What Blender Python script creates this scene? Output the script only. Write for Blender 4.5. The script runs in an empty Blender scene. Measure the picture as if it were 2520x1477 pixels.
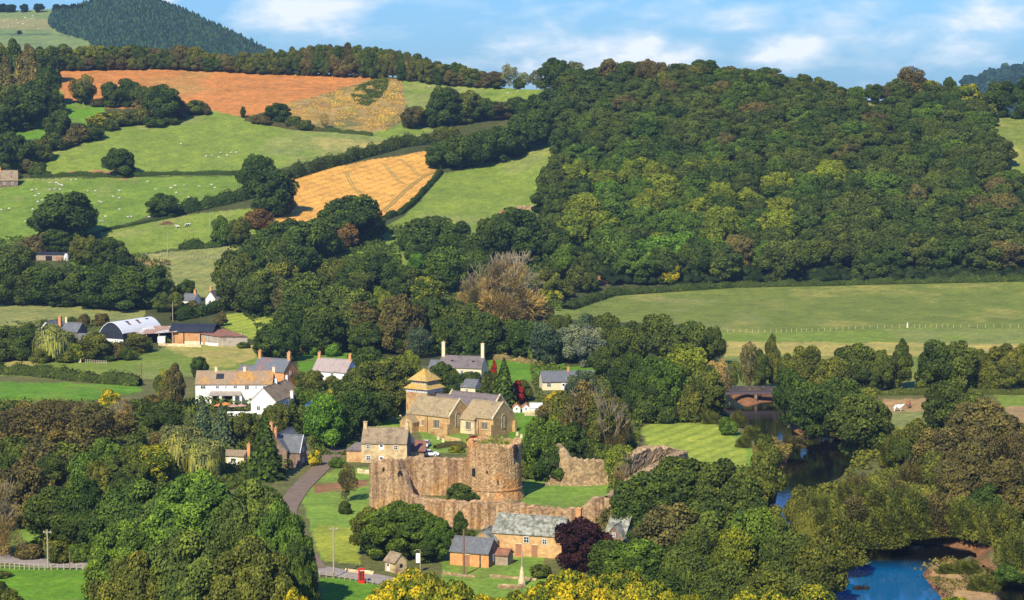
import bpy, math, random
import numpy as np
from mathutils import Vector, Matrix
SC = bpy.context.scene
COL = SC.collection
R = math.radians
# ---------------------------------------------------------------- camera
F = 5600.0            # focal length in photo units (photo frame = 2519 x 1476)
CX, CY = 1259.5, 738.0
HC = 85.5
PITCH = math.atan((CY - 180.0) / F)
cam_d = bpy.data.cameras.new('camera')
cam = bpy.data.objects.new('camera', cam_d); COL.objects.link(cam)
cam.location = (0, 0, HC)
cam.rotation_euler = (math.pi / 2 - PITCH, 0, 0)
cam_d.sensor_width = 36.0
cam_d.lens = 36.0 * F / 2519.0
cam_d.clip_start = 1.0; cam_d.clip_end = 20000.0
SC.camera = cam
# ---------------------------------------------------------------- light
SUN_AZ = R(22)        # sun stands behind the camera, this far to the left
SUN_EL = R(40)
to_sun = Vector((-math.sin(SUN_AZ) * math.cos(SUN_EL), -math.cos(SUN_AZ) * math.cos(SUN_EL), math.sin(SUN_EL)))
sd = bpy.data.lights.new('sun', 'SUN'); sd.energy = 5.0; sd.angle = R(0.5); sd.color = (1.0, 0.925, 0.71)
sun = bpy.data.objects.new('sun', sd); COL.objects.link(sun)
sun.rotation_euler = (-to_sun).to_track_quat('-Z', 'Y').to_euler()
SC.view_settings.view_transform = 'Standard'; SC.view_settings.look = 'None'
SC.view_settings.gamma = 1.0; SC.view_settings.exposure = 0.32
try: SC.view_settings.use_curve_mapping = False
except Exception: pass
SC.cycles.max_bounces = 6; SC.cycles.diffuse_bounces = 3; SC.cycles.transparent_max_bounces = 4
SC.cycles.volume_bounces = 0
# ---------------------------------------------------------------- world: sky and clouds
W = bpy.data.worlds.new('World'); SC.world = W; W.use_nodes = True
nt = W.node_tree; nt.nodes.clear()
def N(t, ty, **kw):
    n = t.nodes.new(ty)
    for k, v in kw.items():
        if k.startswith('i_'):
            key = k[2:]
            key = int(key) if key.isdigit() else key.replace('_', ' ')
            n.inputs[key].default_value = v
        else: setattr(n, k, v)
    return n
sky = N(nt, 'ShaderNodeTexSky', sky_type='NISHITA', sun_disc=False)
sky.sun_elevation = SUN_EL
sky.sun_rotation = math.atan2(to_sun.x, to_sun.y)
sky.air_density = 1.2; sky.dust_density = 0.3; sky.ozone_density = 3.0; sky.altitude = 300
tc = N(nt, 'ShaderNodeTexCoord')
mp = N(nt, 'ShaderNodeMapping'); mp.inputs['Scale'].default_value = (1.0, 1.0, 2.6)
nt.links.new(tc.outputs['Generated'], mp.inputs['Vector'])
def ramp(t, stops, interp='LINEAR'):
    r = t.nodes.new('ShaderNodeValToRGB'); r.color_ramp.interpolation = interp
    e = r.color_ramp.elements
    while len(e) > 1: e.remove(e[-1])
    e[0].position = stops[0][0]; c = stops[0][1]; e[0].color = c if len(c) == 4 else (*c, 1)
    for p, c in stops[1:]:
        k = e.new(p); k.color = c if len(c) == 4 else (*c, 1)
    return r
n1 = N(nt, 'ShaderNodeTexNoise', i_Scale=38.0, i_Detail=9.0, i_Roughness=0.55, i_Distortion=0.3)
n2 = N(nt, 'ShaderNodeTexNoise', i_Scale=14.0, i_Detail=3.0, i_Roughness=0.5)
nt.links.new(mp.outputs[0], n1.inputs['Vector']); nt.links.new(mp.outputs[0], n2.inputs['Vector'])
addn = N(nt, 'ShaderNodeMath', operation='ADD'); nt.links.new(n1.outputs[0], addn.inputs[0]); nt.links.new(n2.outputs[0], addn.inputs[1])
cr = ramp(nt, [(0.15, (.0, .0, .0)), (0.45, (.20, .20, .20)), (0.72, (.52, .52, .52)), (1.0, (1, 1, 1))])
# each bank of cloud has its own bearing and height in the sky
def vd0(px, py):
    u = (px - CX) / F; v = (CY - py) / F; c_, s_ = math.cos(PITCH), math.sin(PITCH); y_ = c_ + v * s_; z_ = -s_ + v * c_; n_ = math.sqrt(u * u + y_ * y_ + z_ * z_); return u / n_, z_ / n_
nzc = N(nt, 'ShaderNodeMath', operation='SUBTRACT', i_1=1.0); nt.links.new(addn.outputs[0], nzc.inputs[0])
CLOUDS = [(770,25,150,60,.95),(960,15,200,70,.55),(1290,110,150,42,.85),(1540,112,130,42,.9),(1905,138,120,50,1.05),(1790,58,150,44,.6),(2065,60,60,34,.6),(2400,55,130,40,.62),(1420,150,330,55,.6),(1710,135,160,50,.75),(2250,140,220,60,.4),(365,5,80,30,.9),(2250,10,300,36,.35),(1150,40,260,40,.25)]
tot = None
for (a_, b_, rx_, ry_, st_) in CLOUDS:
    dx_, dz_ = vd0(a_, b_)
    m_ = N(nt, 'ShaderNodeMapping', vector_type='POINT'); rx_ *= 1.25; ry_ *= 1.25; m_.inputs['Location'].default_value = (-dx_ * F / rx_, 0, -dz_ * F / ry_); m_.inputs['Scale'].default_value = (F / rx_, 0, F / ry_)
    nt.links.new(tc.outputs['Generated'], m_.inputs['Vector'])
    l_ = N(nt, 'ShaderNodeVectorMath', operation='LENGTH'); nt.links.new(m_.outputs[0], l_.inputs[0])
    q_ = N(nt, 'ShaderNodeMapRange', i_1=1.6, i_2=0.0, i_3=0.0, i_4=st_ * 1.0); q_.interpolation_type = 'SMOOTHSTEP'; nt.links.new(l_.outputs['Value'], q_.inputs[0])
    if tot is None: tot = q_
    else:
        a2_ = N(nt, 'ShaderNodeMath', operation='MAXIMUM'); nt.links.new(tot.outputs[0], a2_.inputs[0]); nt.links.new(q_.outputs[0], a2_.inputs[1]); tot = a2_
nzs = N(nt, 'ShaderNodeMath', operation='MULTIPLY', i_1=2.1); nt.links.new(nzc.outputs[0], nzs.inputs[0])
sm_ = N(nt, 'ShaderNodeMath', operation='ADD'); nt.links.new(tot.outputs[0], sm_.inputs[0]); nt.links.new(nzs.outputs[0], sm_.inputs[1])
nt.links.new(sm_.outputs[0], cr.inputs[0])
# clouds thin out overhead (they sit low in the sky), world direction z
sep = N(nt, 'ShaderNodeSeparateXYZ'); nt.links.new(tc.outputs['Generated'], sep.inputs[0])
hz = N(nt, 'ShaderNodeMapRange', i_1=0.5, i_2=0.12, i_3=0.0, i_4=0.85); nt.links.new(sep.outputs['Z'], hz.inputs[0])
mulc = N(nt, 'ShaderNodeMath', operation='MULTIPLY'); nt.links.new(cr.outputs[0], mulc.inputs[0]); nt.links.new(hz.outputs[0], mulc.inputs[1])
skb = N(nt, 'ShaderNodeMix', data_type='RGBA', blend_type='MULTIPLY'); skb.inputs[0].default_value = 1.0
nt.links.new(sky.outputs[0], skb.inputs[6]); skb.inputs[7].default_value = (0.34, 0.69, 1.38, 1)
mixc = N(nt, 'ShaderNodeMix', data_type='RGBA'); nt.links.new(mulc.outputs[0], mixc.inputs[0])
nt.links.new(skb.outputs[2], mixc.inputs[6]); mixc.inputs[7].default_value = (9.6, 9.8, 10.0, 1)
bg = N(nt, 'ShaderNodeBackground'); bg.inputs['Strength'].default_value = 0.10
nt.links.new(mixc.outputs[2], bg.inputs['Color'])
wo = N(nt, 'ShaderNodeOutputWorld'); nt.links.new(bg.outputs[0], wo.inputs[0])
# ---------------------------------------------------------------- geometry of the view
ct, st = math.cos(PITCH), math.sin(PITCH)
def vdir(px, py):
    """direction (x, 1, z) per metre of depth along +Y"""
    u = (np.asarray(px, float) - CX) / F; v = (CY - np.asarray(py, float)) / F
    dy = ct + v * st; dz = -st + v * ct
    return u / dy, dz / dy
def d_at(py, z=0.0):
    return (z - HC) / vdir(CX, py)[1]
COLS = {
 -500: [(820,737),(760,800),(620,905),(470,1005),(330,1090),(200,1190),(125,1270)],
 0:    [(830,737),(760,800),(620,905),(470,1005),(330,1090),(200,1190),(125,1270)],
 400:  [(830,737),(740,822),(620,900),(520,960),(430,1020),(300,1120),(220,1200),(163,1260)],
 700:  [(830,737),(700,860),(600,905),(500,965),(400,1035),(300,1120),(220,1190),(177,1250)],
 1000: [(800,772),(680,868),(560,945),(440,1030),(320,1120),(240,1190),(190,1235)],
 1200: [(780,798),(650,890),(550,960),(420,1055),(320,1130),(240,1195),(212,1215)],
 1400: [(760,825),(700,882),(600,940),(450,1020),(320,1100),(222,1200)],
 1600: [(720,887),(640,928),(500,985),(350,1060),(250,1105),(198,1140)],
 1900: [(705,912),(600,960),(450,1010),(320,1070),(215,1130)],
 2200: [(700,921),(600,958),(450,1010),(330,1070),(262,1110),(246,1130)],
 2500: [(697,925),(600,955),(450,1010),(330,1060),(285,1110)],
 3200: [(697,925),(600,955),(450,1010),(330,1060),(285,1110)]}
PYG = np.arange(40, 2201, 4.0); PXG = np.arange(-520, 3220, 20.0)
_rows = []
for cx_, pts in COLS.items():
    lo = pts[0][0]
    ys = [p for p in np.arange(2200, lo + 20, -40.0)]; qs = [1 / d_at(p) for p in ys]
    for p, d in pts: ys.append(p); qs.append(1.0 / d)
    (p1, d1), (p0, d0) = pts[-1], pts[-2]
    sl = (1 / d0 - 1 / d1) / (p0 - p1)
    ys.append(p1 - 200); qs.append(max(1 / d1 - sl * 200 * .6, 1 / 2200))
    _rows.append(np.interp(PYG, ys[::-1], qs[::-1]))
_rows = np.array(_rows); ck = list(COLS.keys())
Q = np.array([np.interp(PXG, ck, _rows[:, j]) for j in range(len(PYG))]).T      # [px, py]
def blur(a, ax, s):
    k = np.arange(-int(3 * s), int(3 * s) + 1); w = np.exp(-k * k / (2.0 * s * s)); w /= w.sum()
    pad = [(0, 0), (0, 0)]; pad[ax] = (len(k) // 2,) * 2
    b = np.pad(a, pad, mode='reflect', reflect_type='odd')
    return np.apply_along_axis(lambda r: np.convolve(r, w, 'valid'), ax, b)
Q = blur(blur(Q, 0, 3.5), 1, 6.0)
def qat(px, py):
    fx = np.clip((np.asarray(px, float) - PXG[0]) / 20.0, 0, len(PXG) - 1.001); fy = np.clip((np.asarray(py, float) - PYG[0]) / 4.0, 0, len(PYG) - 1.001)
    i = fx.astype(int); j = fy.astype(int); a = fx - i; b = fy - j
    return (Q[i, j] * (1 - a) * (1 - b) + Q[i + 1, j] * a * (1 - b) + Q[i, j + 1] * (1 - a) * b + Q[i + 1, j + 1] * a * b)
def ground_arr(px, py):
    d = 1.0 / qat(px, py); u, w = vdir(px, py)
    return np.stack([u * d, d + 0 * u, HC + w * d], -1)
def G(px, py):
    return Vector(ground_arr(px, py).tolist())
def plane_pt(px, py, z):
    d = d_at(py, z); u, w = vdir(px, py)
    return Vector((float(u * d), float(d), z))
def mpp(px, py):                      # metres per photo unit at the ground there
    return 1.0 / float(qat(px, py)) / F
def proj(x, y, z):
    yy = y * ct - (z - HC) * st; zz = y * st + (z - HC) * ct
    return CX + F * x / yy, CY - F * zz / yy
def in_poly(px, py, poly):
    px = np.asarray(px); py = np.asarray(py); c = np.zeros(px.shape, bool); n = len(poly)
    for i in range(n):
        x1, y1 = poly[i]; x2, y2 = poly[(i + 1) % n]
        if y1 == y2: continue
        k = ((y1 > py) != (y2 > py)) & (px < (x2 - x1) * (py - y1) / (y2 - y1) + x1)
        c ^= k
    return c
def vnoise(x, y, s, seed=0):
    """cheap smooth value noise"""
    rs = np.random.RandomState(seed); T = rs.rand(256, 256)
    x = np.asarray(x) / s; y = np.asarray(y) / s
    i = np.floor(x).astype(int); j = np.floor(y).astype(int); a = x - i; b = y - j
    a = a * a * (3 - 2 * a); b = b * b * (3 - 2 * b); i &= 255; j &= 255; i1 = (i + 1) & 255; j1 = (j + 1) & 255
    return T[i, j] * (1 - a) * (1 - b) + T[i1, j] * a * (1 - b) + T[i, j1] * (1 - a) * b + T[i1, j1] * a * b
# ---------------------------------------------------------------- object helpers
def mesh_np(name, V, Fq, mat, parent=None, attrs=None, smooth=False, tri=False):
    me = bpy.data.meshes.new(name); V = np.asarray(V, np.float32).reshape(-1, 3); Fq = np.asarray(Fq, np.int32)
    k = Fq.shape[1]
    me.vertices.add(len(V)); me.vertices.foreach_set('co', V.ravel())
    me.loops.add(Fq.size); me.loops.foreach_set('vertex_index', Fq.ravel())
    me.polygons.add(len(Fq)); me.polygons.foreach_set('loop_start', np.arange(0, Fq.size, k, dtype=np.int32))
    me.polygons.foreach_set('use_smooth', np.full(len(Fq), smooth))
    for an, (dom, ty, arr) in (attrs or {}).items():
        a = me.attributes.new(an, ty, dom)
        a.data.foreach_set('color' if ty == 'FLOAT_COLOR' else 'value', np.asarray(arr, np.float32).ravel())
    me.update(calc_edges=True)
    if mat: me.materials.append(mat)
    if name is None: return me
    return link(name, me, parent)
def link(name, me, parent=None):
    o = bpy.data.objects.new(name, me); COL.objects.link(o)
    if parent is not None: o.parent = parent
    return o
def tag(o, label=None, cat=None, group=None, kind=None):
    if label: o['label'] = label
    if cat: o['category'] = cat
    if group: o['group'] = group
    if kind: o['kind'] = kind
    return o
def empty(name, loc, rz=0.0, scale=None):
    o = bpy.data.objects.new(name, None); COL.objects.link(o); o.location = loc; o.rotation_euler = (0, 0, rz)
    o.empty_display_size = 1.0
    if scale: o.scale = scale
    return o
class MB:
    def __init__(s): s.v = []; s.f = []
    def add(s, vs, fs):
        b = len(s.v); s.v += [tuple(v) for v in vs]; s.f += [tuple(b + i for i in f) for f in fs]; return s
    def box(s, x0, x1, y0, y1, z0, z1):
        return s.add([(x0,y0,z0),(x1,y0,z0),(x1,y1,z0),(x0,y1,z0),(x0,y0,z1),(x1,y0,z1),(x1,y1,z1),(x0,y1,z1)],
                     [(0,3,2,1),(4,5,6,7),(0,1,5,4),(1,2,6,5),(2,3,7,6),(3,0,4,7)])
    def prism(s, pts, axis, a, b):
        """pts: 2-D outline; axis 'x': pts are (y,z) run from x=a to b; 'y': pts are (x,z); 'z': (x,y)"""
        n = len(pts)
        def P(p, t): return (t, p[0], p[1]) if axis == 'x' else ((p[0], t, p[1]) if axis == 'y' else (p[0], p[1], t))
        vs = [P(p, a) for p in pts] + [P(p, b) for p in pts]
        return s.add(vs, [tuple(range(n)), tuple(range(2 * n - 1, n - 1, -1))] + [(i, i + n, (i + 1) % n + n, (i + 1) % n) for i in range(n)])
    def tube(s, p, q, r0, r1, n=8):
        p = Vector(p); q = Vector(q); d = (q - p).normalized(); a = d.orthogonal().normalized(); b = d.cross(a)
        vs = []
        for c, r in ((p, r0), (q, r1)):
            for i in range(n):
                t = 2 * math.pi * i / n; vs.append(c + a * (r * math.cos(t)) + b * (r * math.sin(t)))
        return s.add(vs, [(i, (i + 1) % n, (i + 1) % n + n, i + n) for i in range(n)] + [tuple(range(n - 1, -1, -1)), tuple(range(n, 2 * n))])
    def build(s, name, mat, parent=None, smooth=False):
        me = bpy.data.meshes.new(name); me.from_pydata(s.v, [], s.f)
        import bmesh
        bm = bmesh.new(); bm.from_mesh(me); bmesh.ops.recalc_face_normals(bm, faces=bm.faces); bm.to_mesh(me); bm.free()
        if smooth: me.polygons.foreach_set('use_smooth', [True] * len(me.polygons))
        me.materials.append(mat); me.update()
        return link(name, me, parent)
# ---------------------------------------------------------------- materials
def new_mat(name):
    m = bpy.data.materials.new(name); m.use_nodes = True; t = m.node_tree; t.nodes.clear()
    o = t.nodes.new('ShaderNodeOutputMaterial'); b = t.nodes.new('ShaderNodeBsdfPrincipled')
    b.inputs['Specular IOR Level'].default_value = 0.25
    t.links.new(b.outputs[0], o.inputs[0]); return m, t, b
def plain(name, c, rough=0.8, metal=0.0, var=0.25, scale=3.0):
    m, t, b = new_mat(name); b.inputs['Roughness'].default_value = rough; b.inputs['Metallic'].default_value = metal
    tx = N(t, 'ShaderNodeTexCoord'); n = N(t, 'ShaderNodeTexNoise', i_Scale=scale, i_Detail=6.0, i_Roughness=0.65)
    t.links.new(tx.outputs['Object'], n.inputs['Vector'])
    r = ramp(t, [(0.3, tuple(x * (1 - var) for x in c)), (0.7, tuple(min(1, x * (1 + var)) for x in c))])
    t.links.new(n.outputs[0], r.inputs[0]); t.links.new(r.outputs[0], b.inputs['Base Color']); return m
def patchy(name, base, patch=None, thr=(0.5, 0.62), pscale=0.35, cell=2.2, cvar=0.5, streak=None, stretch=(1, 1, 1), bump=0.6, rough=0.9, row=None):
    """mottled masonry / roofing: base colour ramp by cells and noise, patches of a second colour, optional dark streaks"""
    m, t, b = new_mat(name); b.inputs['Roughness'].default_value = rough
    tx = N(t, 'ShaderNodeTexCoord'); mp_ = N(t, 'ShaderNodeMapping'); mp_.inputs['Scale'].default_value = stretch
    t.links.new(tx.outputs['Object'], mp_.inputs[0])
    v = N(t, 'ShaderNodeTexVoronoi', i_Scale=cell); t.links.new(mp_.outputs[0], v.inputs['Vector'])
    sp = N(t, 'ShaderNodeSeparateColor'); t.links.new(v.outputs['Color'], sp.inputs[0])
    r1 = ramp(t, [(0.0, tuple(x * (1 - cvar) for x in base)), (0.5, base), (1.0, tuple(min(1, x * (1 + cvar)) for x in base))])
    nz = N(t, 'ShaderNodeTexNoise', i_Scale=cell * 1.7, i_Detail=8.0, i_Roughness=0.7); t.links.new(mp_.outputs[0], nz.inputs['Vector'])
    mx = N(t, 'ShaderNodeMix', data_type='FLOAT', i_0=0.5); t.links.new(sp.outputs[0], mx.inputs[2]); t.links.new(nz.outputs[0], mx.inputs[3])
    t.links.new(mx.outputs[0], r1.inputs[0]); out = r1.outputs[0]
    if patch:
        n2 = N(t, 'ShaderNodeTexNoise', i_Scale=pscale, i_Detail=6.0, i_Roughness=0.6); t.links.new(tx.outputs['Object'], n2.inputs['Vector'])
        r2 = ramp(t, [(thr[0], (0, 0, 0)), (thr[1], (1, 1, 1))]); t.links.new(n2.outputs[0], r2.inputs[0])
        m2 = N(t, 'ShaderNodeMix', data_type='RGBA'); t.links.new(r2.outputs[0], m2.inputs[0]); t.links.new(out, m2.inputs[6])
        mm = N(t, 'ShaderNodeMix', data_type='RGBA', blend_type='MULTIPLY'); mm.inputs[0].default_value = 1
        r3 = ramp(t, [(0.2, (.7, .7, .7)), (.8, (1.25, 1.25, 1.25))]); t.links.new(mx.outputs[0], r3.inputs[0])
        mm.inputs[6].default_value = (*patch, 1); t.links.new(r3.outputs[0], mm.inputs[7]); t.links.new(mm.outputs[2], m2.inputs[7]); out = m2.outputs[2]
    if streak:
        m3 = N(t, 'ShaderNodeMapping'); m3.inputs['Scale'].default_value = (1.1, 1.1, 0.07); t.links.new(tx.outputs['Object'], m3.inputs[0])
        n3 = N(t, 'ShaderNodeTexNoise', i_Scale=1.0, i_Detail=5.0, i_Roughness=0.6); t.links.new(m3.outputs[0], n3.inputs['Vector'])
        r4 = ramp(t, [(0.42, (1, 1, 1)), (0.62, streak)]); t.links.new(n3.outputs[0], r4.inputs[0])
        m4 = N(t, 'ShaderNodeMix', data_type='RGBA', blend_type='MULTIPLY'); m4.inputs[0].default_value = 1
        t.links.new(out, m4.inputs[6]); t.links.new(r4.outputs[0], m4.inputs[7]); out = m4.outputs[2]
    if row:
        wv = N(t, 'ShaderNodeTexWave', wave_type='BANDS', bands_direction='Z', i_Scale=row, i_Distortion=0.6); t.links.new(tx.outputs['Object'], wv.inputs[0])
        r5 = ramp(t, [(0.0, (.72, .72, .72)), (0.35, (1, 1, 1))]); t.links.new(wv.outputs['Fac'], r5.inputs[0])
        m5 = N(t, 'ShaderNodeMix', data_type='RGBA', blend_type='MULTIPLY'); m5.inputs[0].default_value = 1
        t.links.new(out, m5.inputs[6]); t.links.new(r5.outputs[0], m5.inputs[7]); out = m5.outputs[2]
    t.links.new(out, b.inputs['Base Color'])
    if bump:
        bp = N(t, 'ShaderNodeBump', i_Strength=bump, i_Distance=0.12); t.links.new(mx.outputs[0], bp.inputs['Height']); t.links.new(bp.outputs[0], b.inputs['Normal'])
    return m
# ================================================================ THE GROUND
TOPK = [(-500,120),(0,122),(130,166),(400,163),(640,176),(950,188),(1100,206),(1320,222),(1500,203),(1700,193),(1900,215),(2050,245),(2200,248),(2400,272),(2519,285),(3220,290)]
pxs = np.arange(-500, 3201, 5.0)
top = np.interp(pxs, [k[0] for k in TOPK], [k[1] for k in TOPK])
top = np.convolve(np.pad(top, 8, mode='edge'), np.ones(17) / 17, 'valid')
NR = 560
s_ = np.linspace(0, 1, NR)
rows = []
for s in s_:
    py = 2180 + (top - 2180) * (1 - (1 - s) ** 1.25)
    rows.append(py)
PY = np.array(rows); PX = np.broadcast_to(pxs, PY.shape)
P = ground_arr(PX, PY)
# the river bed: lowered inside these outlines (traced on the water plane)
WZ = -1.7
RIVER = [
 [(1862,990),(1935,985),(1945,1000),(1930,1046),(1898,1069),(1835,1060),(1800,1026),(1822,1012)],
 [(1760,958),(1785,965),(1830,1000),(1870,1000),(1850,1030),(1800,1026),(1770,985)],
 [(1835,1040),(1925,1035),(1965,1068),(2071,1078),(2110,1126),(2064,1182),(1985,1206),(1957,1225),(1935,1250),(1900,1245),(1905,1219),(1925,1190),(1923,1151),(1957,1100),(1900,1085)],
 [(1900,1245),(1935,1250),(2010,1320),(2100,1350),(2206,1330),(2320,1341),(2416,1358),(2360,1385),(2290,1400),(2262,1402),(2290,1440),(2335,1490),(2360,1540),(2050,1540),(2040,1440),(2030,1390),(1960,1330)],
 [(2416,1350),(2416,1392),(2440,1400),(2480,1412),(2545,1436),(2700,1500),(2700,1560),(2480,1540),(2462,1480),(2450,1445),(2400,1392)]]
wpx, wpy = proj(P[..., 0], P[..., 1], np.full(P.shape[:2], WZ))
wet = np.zeros(P.shape[:2])
for poly in RIVER: wet = np.maximum(wet, in_poly(wpx, wpy, poly).astype(float))
def soft(m, n):
    m = m.astype(float)
    k = np.ones(2 * n + 1) / (2 * n + 1)
    for ax in (0, 1): m = np.apply_along_axis(lambda r: np.convolve(np.pad(r, n, mode='edge'), k, 'valid'), ax, m)
    return m
bank = soft(wet, 3)
# ---- colours of the ground
GC = {'wood': (.075,.085,.028), 'soil': (.52,.21,.058), 'bracken': (.37,.25,.085), 'grass': (.20,.265,.042), 'bright': (.13,.265,.022),
      'olive': (.26,.27,.085), 'stub': (.72,.37,.085), 'lawn': (.20,.31,.045), 'mown': (.32,.38,.055), 'dry': (.44,.36,.10), 'tan': (.42,.27,.12),
      'rough': (.15,.15,.05), 'yellow': (.33,.36,.045), 'red': (.32,.155,.075), 'green2': (.170,.25,.036), 'mid': (.185,.225,.045)}
FIELDS = [
 ('rough', [(-500,900),(3200,900),(3200,2180),(-500,2180)]),
 ('green2', [(-500,90),(230,90),(100,330),(0,350),(-500,350)]),
 ('soil', [(125,182),(128,150),(400,140),(640,150),(950,165),(975,190),(950,197),(880,206),(780,236),(700,260),(612,287),(510,275),(420,262),(300,268),(170,258),(140,215)]),
 ('bracken', [(700,257),(790,234),(880,205),(950,188),(988,196),(1002,260),(990,300),(940,330),(800,318),(716,292)]),
 ('grass', [(988,196),(990,160),(1330,190),(1340,222),(1300,262),(1150,300),(1000,300),(1003,262)]),
 ('grass', [(92,425),(130,375),(230,330),(400,288),(520,272),(600,288),(700,315),(900,332),(985,300),(1075,318),(1010,350),(880,372),(700,412),(600,430),(90,434)]),
 ('dry', [(770,335),(900,345),(960,352),(880,372),(800,370),(770,350)]),
 ('green2', [(-300,470),(60,440),(600,432),(650,480),(450,512),(250,566),(0,607),(-300,640)]),
 ('grass', [(250,570),(440,530),(640,510),(640,570),(570,605),(430,612),(330,630),(280,612)]),
 ('olive', [(325,632),(590,600),(570,660),(530,730),(400,735),(370,650)]),
 ('tan', [(322,634),(420,640),(425,650),(370,655)]),
 ('stub', [(700,443),(870,400),(1048,372),(1082,424),(1008,508),(945,536),(860,525),(705,560),(620,590),(610,600),(640,560),(700,530)]),
 ('grass', [(1083,430),(1200,400),(1340,340),(1385,316),(1388,380),(1372,440),(1330,520),(1250,580),(1200,640),(980,660),(760,690),(740,690),(800,640),(870,600),(1000,530)]),
 ('bright', [(100,270),(150,245),(262,256),(245,300),(150,335),(0,350),(-60,340),(0,290)]),
 ('olive', [(-300,745),(150,748),(360,762),(350,800),(120,850),(-300,860)]),
 ('dry', [(-300,800),(80,800),(60,850),(-300,860)]),
 ('grass', [(-300,880),(330,880),(420,850),(650,845),(640,900),(500,925),(340,935),(-300,912)]),
 ('dry', [(400,850),(640,848),(628,880),(560,905),(500,905),(470,880),(420,866)]),
 ('dry', [(-300,885),(90,885),(95,908),(-300,908)]),
 ('dry', [(150,915),(330,925),(330,938),(160,928)]),
 ('bright', [(-300,935),(340,945),(345,965),(220,985),(-300,985)]),
 ('mown', [(540,775),(640,762),(690,790),(670,830),(590,835),(545,800)]),
 ('dry', [(-300,1020),(50,1020),(40,1050),(-300,1060)]),
 ('mid', [(1270,780),(1400,745),(1500,722),(1800,708),(2519,688),(3200,680),(3200,822),(2519,812),(2230,806),(1980,818),(1780,818),(1700,800)]),
 ('grass', [(1700,800),(1780,816),(1980,816),(2230,806),(2519,810),(3200,815),(3200,860),(2519,848),(1800,845)]),
 ('dry', [(1790,840),(2519,846),(3200,850),(3200,885),(1780,885)]),
 ('mid', [(1780,875),(3200,875),(3200,960),(1780,955)]),
 ('tan', [(2170,982),(2300,980),(2300,1015),(2180,1018)]),
 ('olive', [(2180,1014),(2300,1012),(2290,1060),(2200,1060)]),
 ('grass', [(2440,960),(3200,970),(3200,1010),(2470,1005)]),
 ('tan', [(2470,1000),(3200,1005),(3200,1090),(2530,1070),(2490,1030)]),
 ('red', [(1770,960),(1990,960),(2000,1010),(2075,1060),(2120,1080),(2090,1120),(1960,1060),(1840,1030),(1770,1010)]),
 ('mown', [(1575,1052),(1608,1040),(1745,1040),(1800,1064),(1852,1105),(1845,1140),(1805,1165),(1700,1150),(1600,1110)]),
 ('lawn', [(1800,1050),(1850,1100),(1880,1150),(1830,1165),(1840,1110),(1790,1062)]),
 ('lawn', [(1285,1185),(1340,1166),(1510,1178),(1530,1190),(1490,1240),(1400,1262),(1280,1245)]),
 ('lawn', [(735,1215),(825,1150),(925,1150),(925,1250),(905,1300),(880,1390),(790,1375),(760,1280)]),
 ('yellow', [(790,1290),(880,1300),(890,1390),(800,1380),(770,1310)]),
 ('lawn', [(918,1010),(1000,1010),(1000,1055),(900,1055)]),
 ('bright', [(1255,1005),(1320,1005),(1320,1095),(1250,1095)]),
 ('lawn', [(1030,1060),(1150,1060),(1150,1115),(1060,1115)]),
 ('bright', [(730,862),(870,862),(880,905),(740,925)]),
 ('bright', [(1195,878),(1380,885),(1400,925),(1270,945),(1210,910)]),
 ('bright', [(1330,905),(1500,900),(1520,925),(1400,930)]),
 ('lawn', [(1085,1362),(1340,1362),(1350,1480),(1085,1480)]),
 ('bright', [(790,1420),(960,1432),(960,1520),(790,1520)]),
 ('bright', [(-300,1392),(230,1392),(260,1560),(-300,1560)]),
 ('lawn', [(-300,1240),(110,1240),(120,1340),(-300,1360)]),
 ('bright', [(175,640),(232,645),(232,685),(180,680)]),
 ('lawn', [(740,980),(800,975),(820,1010),(770,1040)]),
 ('mid', [(2420,288),(3200,290),(3200,600),(2560,600),(2500,480),(2440,350)]),
 ('olive', [(2080,240),(2260,240),(2260,272),(2200,292),(2085,290)]),
 ('red', [(1450,405),(1510,402),(1505,425),(1455,425)]),
 ('red', [(1415,655),(1500,665),(1495,700),(1420,690)]),
 ('red', [(1205,535),(1245,512),(1250,520),(1225,545)]),
 ('red', [(230,422),(310,420),(340,436),(300,442),(230,430)]),
 ('red', [(150,425),(250,420),(250,429),(150,433)]),
 ('red', [(770,1190),(905,1180),(905,1195),(850,1208),(770,1212)]),
 ('tan', [(1340,1175),(1520,1175),(1520,1188),(1345,1186)]),
 ('red', [(2190,1312),(2440,1318),(2450,1356),(2300,1348)]),
 ('tan', [(2240,1395),(2330,1372),(2460,1400),(2480,1500),(2350,1520),(2290,1440)]),
 ('tan', [(2400,1390),(2519,1420),(2519,1400),(2430,1380)]),
]
jx = (vnoise(P[..., 0], P[..., 1], 9.0, 3) - .5) * 9 + (vnoise(P[..., 0], P[..., 1], 3.0, 4) - .5) * 5
jy = (vnoise(P[..., 0], P[..., 1], 9.0, 5) - .5) * 3
Cc = np.zeros(P.shape[:2] + (4,)); Cc[..., :3] = GC['wood']; Cc[..., 3] = 0.0
stripe = {'grass': .16, 'mid': .2, 'green2': .12, 'stub': .5, 'mown': .75, 'olive': .35}
for k, poly in FIELDS:
    m = in_poly(PX + jx, PY + jy, poly)
    Cc[m, :3] = GC[k]; Cc[m, 3] = stripe.get(k, 0.0)
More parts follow.
